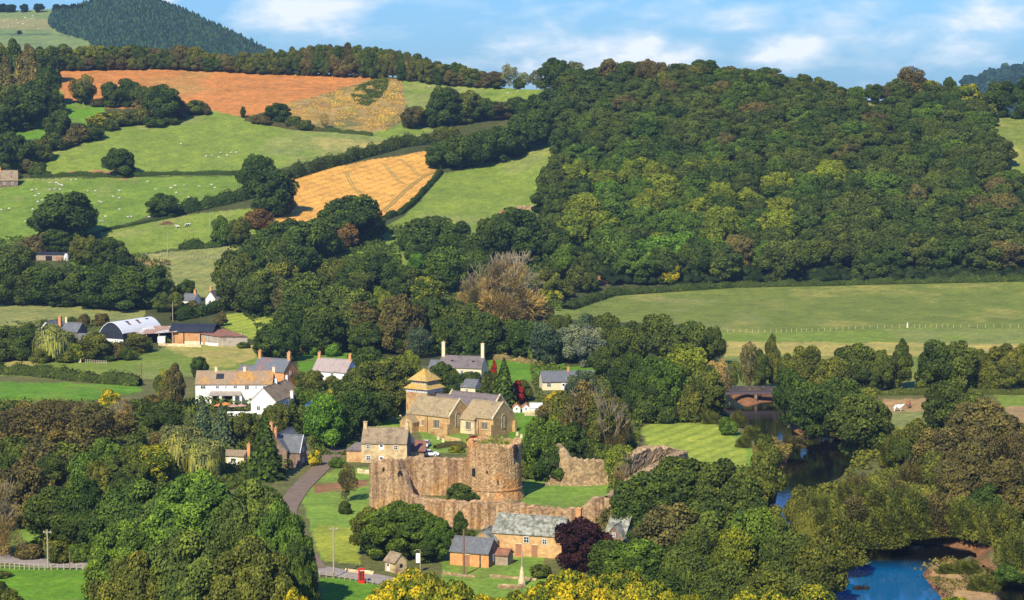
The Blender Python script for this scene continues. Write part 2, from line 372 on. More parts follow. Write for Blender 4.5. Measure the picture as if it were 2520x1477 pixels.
# drifts of drier grass and of scrub inside the fields (their own colour patches)
def patch(name, poly, scale, thr, seed, strength=.8):
    m = in_poly(PX + jx, PY + jy, poly)
    v = vnoise(P[..., 0], P[..., 1] * .6, scale, seed) * .65 + vnoise(P[..., 0], P[..., 1], scale * .35, seed + 1) * .35
    w = np.clip((v - thr) / .12, 0, 1) * strength * m
    Cc[..., :3] = Cc[..., :3] * (1 - w[..., None]) + np.array(GC[name]) * w[..., None]
patch('rough', FIELDS[3][1], 14, .50, 21, .85); patch('yellow', FIELDS[3][1], 9, .62, 25, .5); patch('red', FIELDS[3][1], 12, .66, 27, .5)
patch('olive', FIELDS[2][1], 60, .64, 31, .35)
for i, f in enumerate(FIELDS):
    if f[0] in ('grass', 'green2', 'mid') and i > 2: patch('olive', f[1], 34, .56, 40 + i, .6)
    if f[0] == 'mid': patch('dry', f[1], 16, .6, 90 + i, .35)
    if f[0] == 'dry' and i > 8: patch('grass', f[1], 8, .56, 70 + i, .5)
    if f[0] in ('lawn', 'bright'): patch('mid', f[1], 7, .58, 140 + i, .5)
bm_ = np.clip(bank * 2.2, 0, 1)[..., None]
Cc[..., :3] = Cc[..., :3] * (1 - bm_) + np.array(GC['red']) * .8 * bm_
P[..., 2] -= bank * 3.2
# the land behind each skyline falls away; the near slope under the camera
ext = []
last = P[-1]
for k in range(1, 14):
    q = last.copy(); q[:, 0] *= 1 + k * 35 / 1200.; q[:, 1] += k * 35; q[:, 2] -= .12 * (k * 35) ** 1.15 * .35 * (1 if k > 1 else .4); ext.append(q)
near = []
for d, z in [(-120, 84), (-30, 83), (40, 71), (90, 47), (130, 30), (170, 14), (210, 4)]:
    q = P[0].copy(); q[:, 0] = (pxs - CX) / F * max(d, 200) * 1.0; q[:, 1] = d; q[:, 2] = z; near.append(q)
V = np.concatenate([np.array(near), P, np.array(ext)], 0)
cext = np.repeat(Cc[-1:], len(ext), 0); cext[..., :3] = GC['green2']; cn = np.repeat(Cc[:1], len(near), 0)
CA = np.concatenate([cn, Cc, cext], 0)
nr, nc = V.shape[:2]
idx = np.arange(nr * nc).reshape(nr, nc)
FQ = np.stack([idx[:-1, :-1], idx[:-1, 1:], idx[1:, 1:], idx[1:, :-1]], -1).reshape(-1, 4)
def ground_mat():
    m, t, b = new_mat('ground_cover'); b.inputs['Roughness'].default_value = 0.95; b.inputs['Specular IOR Level'].default_value = 0.1
    at = N(t, 'ShaderNodeAttribute', attribute_name='col'); tx = N(t, 'ShaderNodeTexCoord')
    def nz(s, d, r):
        n = N(t, 'ShaderNodeTexNoise', i_Scale=s, i_Detail=d, i_Roughness=r); t.links.new(tx.outputs['Object'], n.inputs['Vector']); return n
    a = nz(0.06, 8, .7); c = nz(0.9, 8, .75)
    r1 = ramp(t, [(.3, (.74, .78, .8)), (.5, (1, 1, 1)), (.7, (1.3, 1.2, 1.12))]); r2 = ramp(t, [(.3, (.50, .54, .56)), (.5, (1, 1, 1)), (.72, (1.5, 1.4, 1.2))])
    t.links.new(a.outputs[0], r1.inputs[0]); t.links.new(c.outputs[0], r2.inputs[0])
    def mul(x, y, fac=None):
        q = N(t, 'ShaderNodeMix', data_type='RGBA', blend_type='MULTIPLY'); q.inputs[0].default_value = 1
        if fac is not None: t.links.new(fac, q.inputs[0])
        t.links.new(x, q.inputs[6]); t.links.new(y, q.inputs[7]); return q.outputs[2]
    e_ = nz(.22, 6, .8); r6 = ramp(t, [(.32, (.66, .72, .74)), (.5, (1, 1, 1)), (.68, (1.34, 1.24, 1.1))]); t.links.new(e_.outputs[0], r6.inputs[0])
    o = mul(mul(mul(at.outputs['Color'], r1.outputs[0]), r2.outputs[0]), r6.outputs[0])
    mpn = N(t, 'ShaderNodeMapping'); mpn.inputs['Rotation'].default_value = (0, 0, R(28)); t.links.new(tx.outputs['Object'], mpn.inputs[0])
    wv = N(t, 'ShaderNodeTexWave', wave_type='BANDS', bands_direction='X', i_Scale=0.075, i_Distortion=3.5, i_Detail=3.0); wv.inputs['Detail Scale'].default_value = .3
    t.links.new(mpn.outputs[0], wv.inputs[0])
    r3 = ramp(t, [(.1, (.74, .78, .72)), (.6, (1.08, 1.05, 1.0))]); t.links.new(wv.outputs['Fac'], r3.inputs[0])
    o = mul(o, r3.outputs[0], at.outputs['Alpha'])
    t.links.new(o, b.inputs['Base Color'])
    bp = N(t, 'ShaderNodeBump', i_Strength=.5, i_Distance=.5); t.links.new(c.outputs[0], bp.inputs['Height']); t.links.new(bp.outputs[0], b.inputs['Normal'])
    return m
M_GROUND = ground_mat()
g = mesh_np('ground', V, FQ, M_GROUND, attrs={'col': ('POINT', 'FLOAT_COLOR', CA)}, smooth=True)
tag(g, kind='structure')
# ---- water: one level sheet under the banks
mw, t, b = new_mat('river_water')
b.inputs['Base Color'].default_value = (.004, .006, .006, 1); b.inputs['Roughness'].default_value = .06; b.inputs['IOR'].default_value = 1.33; b.inputs['Specular IOR Level'].default_value = .5
txg = N(t, 'ShaderNodeTexCoord'); sxx = N(t, 'ShaderNodeSeparateXYZ'); t.links.new(txg.outputs['Object'], sxx.inputs[0])
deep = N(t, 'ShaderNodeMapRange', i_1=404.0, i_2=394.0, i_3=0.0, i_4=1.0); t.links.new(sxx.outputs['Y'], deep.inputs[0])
skypaint_x = N(t, 'ShaderNodeMapRange', i_1=79.0, i_2=72.0, i_3=0.0, i_4=1.0); t.links.new(sxx.outputs['X'], skypaint_x.inputs[0]); dm_ = N(t, 'ShaderNodeMath', operation='MULTIPLY'); t.links.new(deep.outputs[0], dm_.inputs[0]); t.links.new(skypaint_x.outputs[0], dm_.inputs[1])      # masks the lower pool, where reflected sky blue is painted into the water colour
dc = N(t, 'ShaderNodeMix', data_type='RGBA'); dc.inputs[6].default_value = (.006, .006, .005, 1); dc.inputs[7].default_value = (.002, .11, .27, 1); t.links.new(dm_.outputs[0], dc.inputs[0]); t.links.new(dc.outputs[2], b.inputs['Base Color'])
tx = N(t, 'ShaderNodeTexCoord'); n = N(t, 'ShaderNodeTexNoise', i_Scale=.8, i_Detail=4.0); t.links.new(tx.outputs['Object'], n.inputs['Vector'])
bp = N(t, 'ShaderNodeBump', i_Strength=.12, i_Distance=.15); t.links.new(n.outputs[0], bp.inputs['Height']); t.links.new(bp.outputs[0], b.inputs['Normal'])
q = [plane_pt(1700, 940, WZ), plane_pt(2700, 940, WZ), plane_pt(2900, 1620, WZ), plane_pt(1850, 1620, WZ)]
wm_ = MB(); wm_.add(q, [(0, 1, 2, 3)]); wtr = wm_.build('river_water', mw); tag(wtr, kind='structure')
# ---- ribbons laid on the land: roads, wheel tracks
def ribbon(name, pts, width, mat, lift=.10, kind='structure', step=2.0):
    """pts in photo coordinates; resampled along the world curve and draped"""
    pp = np.array(pts, float); n = 40 * (len(pp) - 1)
    tt = np.linspace(0, len(pp) - 1, n); k = np.arange(len(pp))
    x = np.interp(tt, k, pp[:, 0]); y = np.interp(tt, k, pp[:, 1])
    ker = np.ones(21) / 21
    x = np.convolve(np.pad(x, 10, mode='reflect', reflect_type='odd'), ker, 'valid'); y = np.convolve(np.pad(y, 10, mode='reflect', reflect_type='odd'), ker, 'valid')
    Pw = ground_arr(x, y); T = np.gradient(Pw, axis=0); nn = np.stack([-T[:, 1], T[:, 0]], -1); nn /= np.linalg.norm(nn, axis=1)[:, None] + 1e-9
    m = 5; vs = []
    for j in range(m):
        o = (j / (m - 1) - .5) * width; qx = Pw[:, 0] + nn[:, 0] * o; qy = Pw[:, 1] + nn[:, 1] * o
        vs.append(np.stack([qx, qy, Pw[:, 2] + lift], -1))
    Vv = np.array(vs); ii = np.arange(m * n).reshape(m, n)
    Fq = np.stack([ii[:-1, :-1], ii[:-1, 1:], ii[1:, 1:], ii[1:, :-1]], -1).reshape(-1, 4)
    o = mesh_np(name, Vv, Fq, mat, smooth=True); tag(o, kind=kind); return o
M_ROAD = plain('worn_asphalt', (.34, .28, .24), .9, var=.18, scale=.6)
M_LANE = plain('brown_lane', (.22, .155, .105), .9, var=.2, scale=.5)
M_TRACK = plain('wheel_track', (.30, .24, .07), .95, var=.2, scale=.5)
M_MARK = plain('road_line', (.7, .68, .62), .8)
ribbon('road', [(-200,1345),(0,1374),(100,1386),(220,1392),(400,1405),(560,1410),(700,1398),(770,1400),(830,1410),(900,1420),(980,1436),(1040,1450)], 5.6, M_ROAD)
ribbon('lane', [(775,1400),(700,1300),(705,1250),(735,1205),(775,1165),(812,1130),(832,1095),(826,1070),(815,1045)], 4.2, M_LANE, .14)
for q in ([(900,1420),(985,1390),(1090,1385)],): pass
def S2(a): return [(860.+ 0, 0)]
# crop region (900..1900, 0..600 of the photo) -> photo units
def c2(x, y): return ((900 + x / 2.462) * .8557, y / 2.462 * .8557)
for dx in (0, 18):
    for ln in ([(225,1215),(240,1260),(280,1330),(320,1365)], [(490,1155),(540,1220),(590,1280),(640,1305)], [(600,1125),(680,1180),(720,1225),(760,1245)]):
        ribbon('wheel_track', [c2(x + dx, y) for x, y in ln], .55, M_TRACK, .12)
for off in (0, 22):
    ribbon('wheel_track', [c2(x + off, y) for x, y in [(860,1215),(760,1255),(640,1350),(560,1430),(480,1500)]], .6, M_TRACK, .12)
# ================================================================ FAR HILLS
def hill(name, topk, base_py, d0, d1, x0, x1, step, colf):
    xs = np.arange(x0, x1 + 1, step); tp = np.interp(xs, [k[0] for k in topk], [k[1] for k in topk])
    tp = np.convolve(np.pad(tp, 3, mode='edge'), np.ones(7) / 7, 'valid')
    n = 60; Vs = []
    for s in np.linspace(0, 1, n):
        py = base_py + (tp - base_py) * s; d = d0 + (d1 - d0) * (s ** .9) ; u, w = vdir(xs, py); Vs.append(np.stack([u * d, d + 0 * u, HC + w * d], -1))
    l = Vs[-1]
    for k in range(1, 6):
        q = l.copy(); q[:, 1] += 60 * k; q[:, 2] -= 6 * k ** 1.5; Vs.append(q)
    Vv = np.array(Vs); a, c = Vv.shape[:2]; ii = np.arange(a * c).reshape(a, c)
    Fq = np.stack([ii[:-1, :-1], ii[:-1, 1:], ii[1:, 1:], ii[1:, :-1]], -1).reshape(-1, 4)
    ppx, ppy = proj(Vv[..., 0], Vv[..., 1], Vv[..., 2])
    o = mesh_np(name, Vv, Fq, M_GROUND, attrs={'col': ('POINT', 'FLOAT_COLOR', colf(ppx, ppy))}, smooth=True); tag(o, kind='structure')
    def at(px, py):
        t_ = np.interp(px, xs, tp); s = np.clip((base_py - py) / (base_py - t_), 0, 1); d = d0 + (d1 - d0) * s ** .9; u, w = vdir(px, py)
        return float(u * d), float(d), float(HC + w * d), float(d)
    return at
def fh_col(px, py):
    c = np.zeros(px.shape + (4,)); c[..., :3] = (.20, .26, .09)
    m = in_poly(px, py, [(-600,78),(100,82),(220,95),(160,86),(-600,92)]); c[m, :3] = (.11, .16, .07)
    m = in_poly(px, py, [(-600,48),(60,45),(180,52),(120,70),(-600,78)]); c[m, :3] = (.30, .28, .11)
    return c
HILL_TOP = [(-600,20),(0,28),(60,24),(150,22),(230,8),(300,-4),(370,2),(430,22),(500,52),(560,78),(620,106),(660,130),(720,160),(800,200),(900,240)]
far_at = hill('far_hill', HILL_TOP, 250, 1500, 2300, -600, 900, 10, fh_col)
def dh_col(px, py):
    c = np.zeros(px.shape + (4,)); c[..., :3] = (.06, .09, .05); return c
dist_at = hill('distant_hill', [(2300,240),(2390,208),(2450,186),(2519,172),(2700,150),(3200,150)], 330, 2300, 3000, 2300, 3200, 15, dh_col)
# ================================================================ TREES
def leaf_mat(name='foliage', lo=(.36,.42,.44), mid=(1, 1, 1), hi=(2.4, 2.1, 1.1), extra=None):
    m = bpy.data.materials.new(name); m.use_nodes = True; t = m.node_tree; t.nodes.clear()
    o = t.nodes.new('ShaderNodeOutputMaterial')
    oi = N(t, 'ShaderNodeObjectInfo'); at = N(t, 'ShaderNodeAttribute', attribute_name='tint')
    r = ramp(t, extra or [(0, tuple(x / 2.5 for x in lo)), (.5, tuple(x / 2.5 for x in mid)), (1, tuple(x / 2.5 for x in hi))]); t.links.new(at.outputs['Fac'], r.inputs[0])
    mx = N(t, 'ShaderNodeMix', data_type='RGBA', blend_type='MULTIPLY'); mx.inputs[0].default_value = 1
    br_ = N(t, 'ShaderNodeVectorMath', operation='SCALE'); br_.inputs['Scale'].default_value = 2.5; t.links.new(r.outputs[0], br_.inputs[0])
    t.links.new(oi.outputs['Color'], mx.inputs[6]); t.links.new(br_.outputs[0], mx.inputs[7])
    d = N(t, 'ShaderNodeBsdfDiffuse'); tr = N(t, 'ShaderNodeBsdfTranslucent'); t.links.new(mx.outputs[2], d.inputs[0]); t.links.new(mx.outputs[2], tr.inputs[0])
    ms = N(t, 'ShaderNodeMixShader', i_0=.14); t.links.new(d.outputs[0], ms.inputs[1]); t.links.new(tr.outputs[0], ms.inputs[2])
    t.links.new(ms.outputs[0], o.inputs[0]); return m
M_LEAF = leaf_mat()
M_AUT = leaf_mat('autumn_foliage', extra=[(0, (.03, .065, .17)), (.46, (.10, .165, .28)), (.66, (.33, .34, .32)), (1, (.56, .53, .34))])
M_BARK = plain('bark', (.13, .10, .07), .9, var=.35, scale=6)
M_BARKP = plain('pale_bark', (.34, .27, .16), .9, var=.3, scale=6)
def unit(a): return a / (np.linalg.norm(a, axis=-1, keepdims=True) + 1e-9)
def quads(c, nrm, s, rng, aspect=1.0, up=None, jitter=.7):
    n = unit(nrm + rng.normal(0, jitter, c.shape)); r = rng.normal(0, 1, c.shape) if up is None else up
    a = unit(np.cross(n, r)); b = np.cross(n, a); s = s[:, None]
    V = np.stack([c - a * s * .5 * aspect - b * s * .25, c - b * s * .62, c + a * s * .5 * aspect - b * s * .1, c + b * s * .62 + a * s * .12], 1)
    return V.reshape(-1, 3)
ICO = None
def ico():
    global ICO
    if ICO is None:
        import bmesh
        bm = bmesh.new(); bmesh.ops.create_icosphere(bm, subdivisions=2, radius=1.0)
        bm.verts.ensure_lookup_table(); ICO = (np.array([v.co[:] for v in bm.verts]), np.array([[v.index for v in f.verts] for f in bm.faces])); bm.free()
    return ICO
def crown_mesh(kind, seed, n, leaf, lobes=44, core=.72, rsz=None):
    """a crown one unit wide and one unit high standing on z = 0"""
    rng = np.random.RandomState(seed); L = lobes
    d = unit(rng.normal(0, 1, (L, 3)))
    if kind == 'oak': d[:, 2] = np.abs(d[:, 2]) * np.where(rng.rand(L) < .68, 1, -.85); cz, ax, az, rr = .47, .38, .43, (.07, .17)
    elif kind == 'tall': cz, ax, az, rr = .53, .31, .41, (.07, .15)
    elif kind == 'shrub': d[:, 2] = np.abs(d[:, 2]); cz, ax, az, rr = .18, .36, .62, (.12, .22)
    elif kind == 'willow': d[:, 2] = np.abs(d[:, 2]) * .9; cz, ax, az, rr = .45, .34, .42, (.12, .18)
    elif kind == 'airy': cz, ax, az, rr = .55, .33, .36, (.08, .15)
    if rsz: rr = rsz
    d = unit(d); rad = rng.uniform(.60, 1.08, (L, 1)) ** .8
    wob = 1 + .16 * np.sin(3 * np.arctan2(d[:, 1], d[:, 0]) + seed)[:, None] * [1, 1, 0]
    c = d * [ax, ax, az] * rad * wob; c[:, 2] += cz
    if kind == 'tall': c[:, :2] *= (1.15 - .75 * np.clip(c[:, 2:3] - .25, 0, 1) ** 1.5)
    c = np.concatenate([c, [[0, 0, cz], [.1, .05, cz + .12], [-.1, -.06, cz + .05]]]); lr = np.concatenate([rng.uniform(*rr, L), [.26, .2, .2]])
    L = len(c); lt = rng.rand(L) * .55
    p = lr ** 2; p /= p.sum()
    li = rng.choice(L, int(n * 1.9), p=p)
    u = unit(rng.normal(0, 1, (len(li), 3)) + np.array([0, 0, .25])); rr_ = rng.uniform(.80, 1.10, (len(li), 1))
    pos = c[li] + u * lr[li][:, None] * rr_ * [1, 1, .85]
    dist = np.linalg.norm(pos[:, None] - c[None], axis=2) / lr[None]; dist[np.arange(len(li)), li] = 9
    keep = (dist.min(1) > .80) & (pos[:, 2] > (.0 if kind == 'shrub' else .06)); pos, u, li = pos[keep][:n], u[keep][:n], li[keep][:n]
    nrm = unit(u * 1.0 + unit(pos - [0, 0, cz]) * .5)
    sz = leaf * rng.uniform(.6, 1.35, len(pos))
    V = quads(pos, nrm, sz, rng, jitter=.62); tint = lt[li] * .8 + rng.rand(len(pos)) * .55
    Fq = np.arange(len(V)).reshape(-1, 4)
    if kind == 'willow':
        m = 2600; k = rng.randint(0, len(pos), m); q = pos[k].copy(); q[:, 2] -= rng.uniform(.02, .22, m); q[:, :2] *= 1.04
        q = q[q[:, 2] > .08]; k = k[:len(q)]
        out = unit(q * [1, 1, 0] + 1e-6); s = rng.uniform(.08, .17, len(q))
        aa = np.stack([-out[:, 1], out[:, 0], 0 * out[:, 0]], -1) * .014
        Vs = np.stack([q - aa, q + aa, q + aa * .5 - np.array([0, 0, 1]) * s[:, None] + out * .012, q - aa * .5 - np.array([0, 0, 1]) * s[:, None] + out * .012], 1).reshape(-1, 3)
        Fq = np.concatenate([Fq, np.arange(len(Vs)).reshape(-1, 4) + len(V)]); V = np.concatenate([V, Vs]); tint = np.concatenate([tint, .35 + rng.rand(len(q)) * .65])
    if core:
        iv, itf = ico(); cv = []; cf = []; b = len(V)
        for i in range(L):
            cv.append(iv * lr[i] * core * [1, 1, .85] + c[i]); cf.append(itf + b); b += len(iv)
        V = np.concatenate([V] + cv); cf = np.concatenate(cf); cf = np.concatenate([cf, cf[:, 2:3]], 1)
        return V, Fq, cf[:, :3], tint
    return V, Fq, None, tint
def mesh_mixed(V, Fq, Ft, tint, mat, name):
    me = bpy.data.meshes.new(name); V = np.asarray(V, np.float32)
    nq = len(Fq); ntri = 0 if Ft is None else len(Ft)
    me.vertices.add(len(V)); me.vertices.foreach_set('co', V.ravel())
    loops = np.concatenate([Fq.ravel(), Ft.ravel()]) if ntri else Fq.ravel()
    me.loops.add(len(loops)); me.loops.foreach_set('vertex_index', loops.astype(np.int32))
    ls = np.concatenate([np.arange(nq) * 4, nq * 4 + np.arange(ntri) * 3]).astype(np.int32)
    me.polygons.add(nq + ntri); me.polygons.foreach_set('loop_start', ls)
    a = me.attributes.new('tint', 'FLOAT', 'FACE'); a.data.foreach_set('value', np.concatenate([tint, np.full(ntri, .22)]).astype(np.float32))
    me.update(calc_edges=True); me.materials.append(mat); return me
def conifer_mesh(seed, n, leaf, droop=.35, tiers=16, name='needles'):
    rng = np.random.RandomState(seed); z = 1 - rng.rand(n) ** .62; z = np.clip(z, .04, .995)
    tier = (z * tiers) % 1.0; th = rng.rand(n) * 2 * np.pi
    lob = .80 + .20 * np.sin(th * 7 + np.floor(z * tiers) * 2.4 + seed)
    r = (1 - z) ** .85 * .52 * (1 - .30 * tier) * lob * rng.uniform(.72, 1.02, n)
    pos = np.stack([np.cos(th) * r, np.sin(th) * r, z - droop * r * .25], -1)
    nrm = np.stack([np.cos(th) * .6, np.sin(th) * .6, np.full(n, .8)], -1)
    V = quads(pos, nrm, leaf * rng.uniform(.6, 1.3, n), rng, jitter=.4)
    iv, itf = ico(); cone = iv.copy(); cz = (cone[:, 2] + 1) / 2; rr = (1 - cz) * .36
    h = np.hypot(cone[:, 0], cone[:, 1]) + 1e-6; cone[:, 0] *= rr / h; cone[:, 1] *= rr / h; cone[:, 2] = .06 + cz * .86
    Fq = np.arange(len(V)).reshape(-1, 4)
    return mesh_mixed(np.concatenate([V, cone]), Fq, itf + len(V), rng.rand(n), M_LEAF, name)
def limb_mesh(seed, spread, depth, n0, r0, trunk_top, twig_r, mat, name, crown_h=1.0, up=.5):
    """trunk and limbs in unit space as tapered triangular prisms"""
    rng = random.Random(seed); V = []; Fs = []
    def seg(p, q, a, b, k):
        d = (q - p).normalized(); u = d.orthogonal().normalized(); w = d.cross(u); base = len(V)
        for c, r in ((p, a), (q, b)):
            for i in range(k): t_ = 2 * math.pi * i / k; V.append(c + (u * math.cos(t_) + w * math.sin(t_)) * r)
        for i in range(k): Fs.append((base + i, base + (i + 1) % k, base + k + (i + 1) % k, base + k + i))
    def grow(p, d, L, r, lev):
        k = 7 if lev == 0 else (4 if lev < 3 else 3)
        q = p + d * L; seg(p, q, r, r * .68, k)
        if lev >= depth: return
        for i in range(n0 if lev == 0 else rng.choice((2, 3, 3))):
            a = Vector((rng.uniform(-1, 1), rng.uniform(-1, 1), rng.uniform(-.1, 1) * up)).normalized()
            nd = (d * rng.uniform(.55, 1.0) + a * spread).normalized()
            grow(q - d * L * rng.uniform(0, .3), nd, L * rng.uniform(.62, .88), max(r * .58, twig_r), lev + 1)
    seg(Vector((0, 0, -.03)), Vector((0, 0, .03)), r0 * 1.5, r0 * 1.05, 7)
    grow(Vector((0, 0, 0)), Vector((rng.uniform(-.06, .06), rng.uniform(-.06, .06), 1)).normalized(), trunk_top, r0, 0)
    A = np.array([v[:] for v in V]); hz_ = A[:, 2].max(); A[:, 2] *= crown_h / hz_
    w_ = np.abs(A[:, :2]).max(); A[:, :2] *= .47 / w_ if depth > 4 else min(1, .47 / w_)
    me = mesh_np(None, A, np.array(Fs), mat) if False else None
    me = bpy.data.meshes.new(name); A = A.astype(np.float32); Fa = np.array(Fs, np.int32)
    me.vertices.add(len(A)); me.vertices.foreach_set('co', A.ravel()); me.loops.add(Fa.size); me.loops.foreach_set('vertex_index', Fa.ravel())
    me.polygons.add(len(Fa)); me.polygons.foreach_set('loop_start', np.arange(0, Fa.size, 4, dtype=np.int32)); me.update(calc_edges=True); me.materials.append(mat)
    return me, A
PRO = {}
def mk(kind, seed, n, leaf, lobes=44, core=.72, rsz=None): return mesh_mixed(*crown_mesh(kind, seed, n, leaf, lobes, core, rsz), M_LEAF, 'crown')
PRO['oak'] = [mk('oak', s, 9500, .038, 62, .60) for s in (1, 2, 3, 4, 5, 6)]
PRO['tall'] = [mk('tall', s, 8500, .038, 56, .60) for s in (11, 12, 13)]
PRO['shrub'] = [mk('shrub', s, 6000, .055, 40, .66) for s in (21, 22, 23)]
PRO['willow'] = [mk('willow', s, 7600, .036, 44, .55) for s in (31, 32)]
PRO['airy'] = [mk('airy', s, 5200, .030, 40, 0) for s in (41, 42, 43)]
PRO['big'] = [mk('oak', s, 52000, .020, 300, .60, (.04, .095)) for s in (51, 52)]
PRO['bigtall'] = [mk('oak', s, 30000, .026, 190, .55, (.05, .11)) for s in (55, 56)]
PRO['con'] = [conifer_mesh(s, 4200, .075) for s in (61, 62)]
TR = {}
TR['solid'] = [limb_mesh(s, .75, 3, 5, .035, .30, .004, M_BARK, 'trunk', .80)[0] for s in (1, 2)]
TR['airy'] = [limb_mesh(s, .60, 4, 5, .022, .30, .004, M_BARKP, 'trunk', .90)[0] for s in (5, 6)]
def brush_mesh(seed, n, wd, ln, az=.95, inner=.35, upb=.5, core=.0, fan=.25, name='twigs'):
    """a dome of fine upswept shoots"""
    rng = np.random.RandomState(seed); d = unit(rng.normal(0, 1, (n, 3))); d[:, 2] = np.abs(d[:, 2]) + fan; d = unit(d); ph = np.arctan2(d[:, 1], d[:, 0])
    lob = 1 + .13 * np.sin(ph * 3 + seed) + .10 * np.sin(ph * 5 + d[:, 2] * 6 + seed * 2) + .08 * np.sin(d[:, 2] * 11 + seed)
    r = (inner + (1 - inner) * rng.rand(n) ** .6) * lob * .90; pos = d * r[:, None] * [.47, .47, az]
    ax_ = unit(d * [1, 1, 1.3] + rng.normal(0, .28 if not core else .75, (n, 3)) + [0, 0, upb]); sd_ = unit(np.cross(ax_, rng.normal(0, 1, (n, 3)))) * wd * rng.uniform(.5, 1.2, (n, 1)); L_ = ln * rng.uniform(.5, 1.3, (n, 1))
    V = np.stack([pos - sd_ * .5, pos + sd_ * .5, pos + ax_ * L_ + sd_ * .2, pos + ax_ * L_ - sd_ * .2], 1).reshape(-1, 3); V[:, 2] = np.maximum(V[:, 2], -.02)
    tint = np.clip(.25 + .25 * np.sin(ph * 4 + d[:, 2] * 9 + seed) + rng.rand(n) * .5, 0, 1); Fq = np.arange(len(V)).reshape(-1, 4)
    if core:
        iv, itf = ico(); cv = iv * [.47 * core, .47 * core, az * core * .9]; cv[:, 2] = np.maximum(cv[:, 2], 0); return mesh_mixed(np.concatenate([V, cv]), Fq, itf + len(V), tint, M_LEAF, name)
    return mesh_mixed(V, Fq, None, tint, M_LEAF, name)
TR['bare'] = [limb_mesh(s_, .55, 5, 7, .016, .20, .0022, M_BARKP, 'trunk', .93, up=1.0)[0] for s_ in (8, 9, 10)]
def twig_dome(seed, n, K=26):
    rng = np.random.RandomState(seed); kd = unit(rng.normal(0, 1, (K, 3))); kd[:, 2] = np.abs(kd[:, 2]) * .9 + .05; kd = unit(kd); kc = kd * rng.uniform(.25, .78, (K, 1)) * [.47, .47, .92] + [0, 0, .04]; kr = rng.uniform(.10, .17, K)
    li = rng.randint(0, K, n); d = unit(rng.normal(0, 1, (n, 3)) + kd[li] * .9 + [0, 0, .35]); r = kr[li] * rng.rand(n) ** .45; pos = kc[li] + d * r[:, None] * [1, 1, 1.25]
    ax_ = unit(d * .8 + kd[li] * .4 + rng.normal(0, .35, (n, 3)) + [0, 0, .3]); sd_ = unit(np.cross(ax_, rng.normal(0, 1, (n, 3)))) * .0065 * rng.uniform(.5, 1.3, (n, 1)); L_ = .050 * rng.uniform(.4, 1.4, (n, 1))
    V = np.stack([pos - sd_ * .5, pos + sd_ * .5, pos + ax_ * L_ + sd_ * .2, pos + ax_ * L_ - sd_ * .2], 1).reshape(-1, 3); V[:, 2] = np.maximum(V[:, 2], .02)
    return mesh_mixed(V, np.arange(len(V)).reshape(-1, 4), None, np.clip(rng.rand(K)[li] * .45 + rng.rand(n) * .5, 0, 1), M_LEAF, 'twigs')
PRO['bare'] = [twig_dome(s_, 12000) for s_ in (8, 9, 10)]
PRO['osier'] = [brush_mesh(s_, 9500, .026, .046, az=.90, inner=.45, core=.62, fan=.1, upb=.2, name='foliage') for s_ in (81, 82, 83)]
TR['pole'] = [limb_mesh(7, .5, 1, 3, .03, .5, .006, M_BARK, 'trunk', .7)[0]]
C_ = {'dk': (.060,.092,.021), 'md': (.086,.138,.023), 'br': (.110,.092,.032), 'ol': (.112,.124,.026), 'yg': (.160,.195,.025), 'yl': (.76,.53,.030),
      'bt': (.105,.205,.025), 'bl': (.075,.110,.060), 'tn': (.35,.255,.10), 'rd': (.28,.026,.016), 'rs': (.155,.098,.036), 'pu': (.046,.020,.022),
      'sv': (.155,.180,.115), 'od': (.080,.106,.024), 'wi': (.20,.215,.070), 'ob': (.130,.112,.040), 'oy': (.42,.36,.03), 'bc': (.42,.29,.09)}
CN = {'dk': 'dark green', 'md': 'mid green', 'br': 'brown-tinged', 'ol': 'olive green', 'yg': 'yellow-green', 'yl': 'golden yellow', 'bt': 'bright green', 'bl': 'blue-green',
      'tn': 'tan', 'rd': 'crimson', 'rs': 'russet', 'pu': 'dark purple', 'sv': 'silvery green', 'od': 'dull green', 'wi': 'pale green', 'ob': 'olive brown', 'oy': 'yellowing'}
KN = {'osier': ('willow_shrub', 'bushy willow', None), 'oak': ('broadleaf_tree', 'rounded tree', 'solid'), 'tall': ('poplar_tree', 'upright tree', 'solid'), 'shrub': ('shrub', 'shrub', None), 'willow': ('willow_tree', 'drooping willow', 'solid'),
      'airy': ('ash_tree', 'open-crowned tree', 'airy'), 'bare': ('bare_tree', 'half-bare tree with pale branches', 'bare'), 'big': ('oak_tree', 'large spreading oak', 'solid'), 'con': ('conifer_tree', 'conifer', 'pole'),
      'bigtall': ('broadleaf_tree', 'big leafy tree', 'solid')}
KIND_ALIAS = {'p': 'osier', 'o': 'oak', 't': 'tall', 's': 'shrub', 'w': 'willow', 'a': 'airy', 'b': 'bare', 'B': 'big', 'c': 'con', 'T': 'bigtall'}
TREES = []
rngT = random.Random(77)
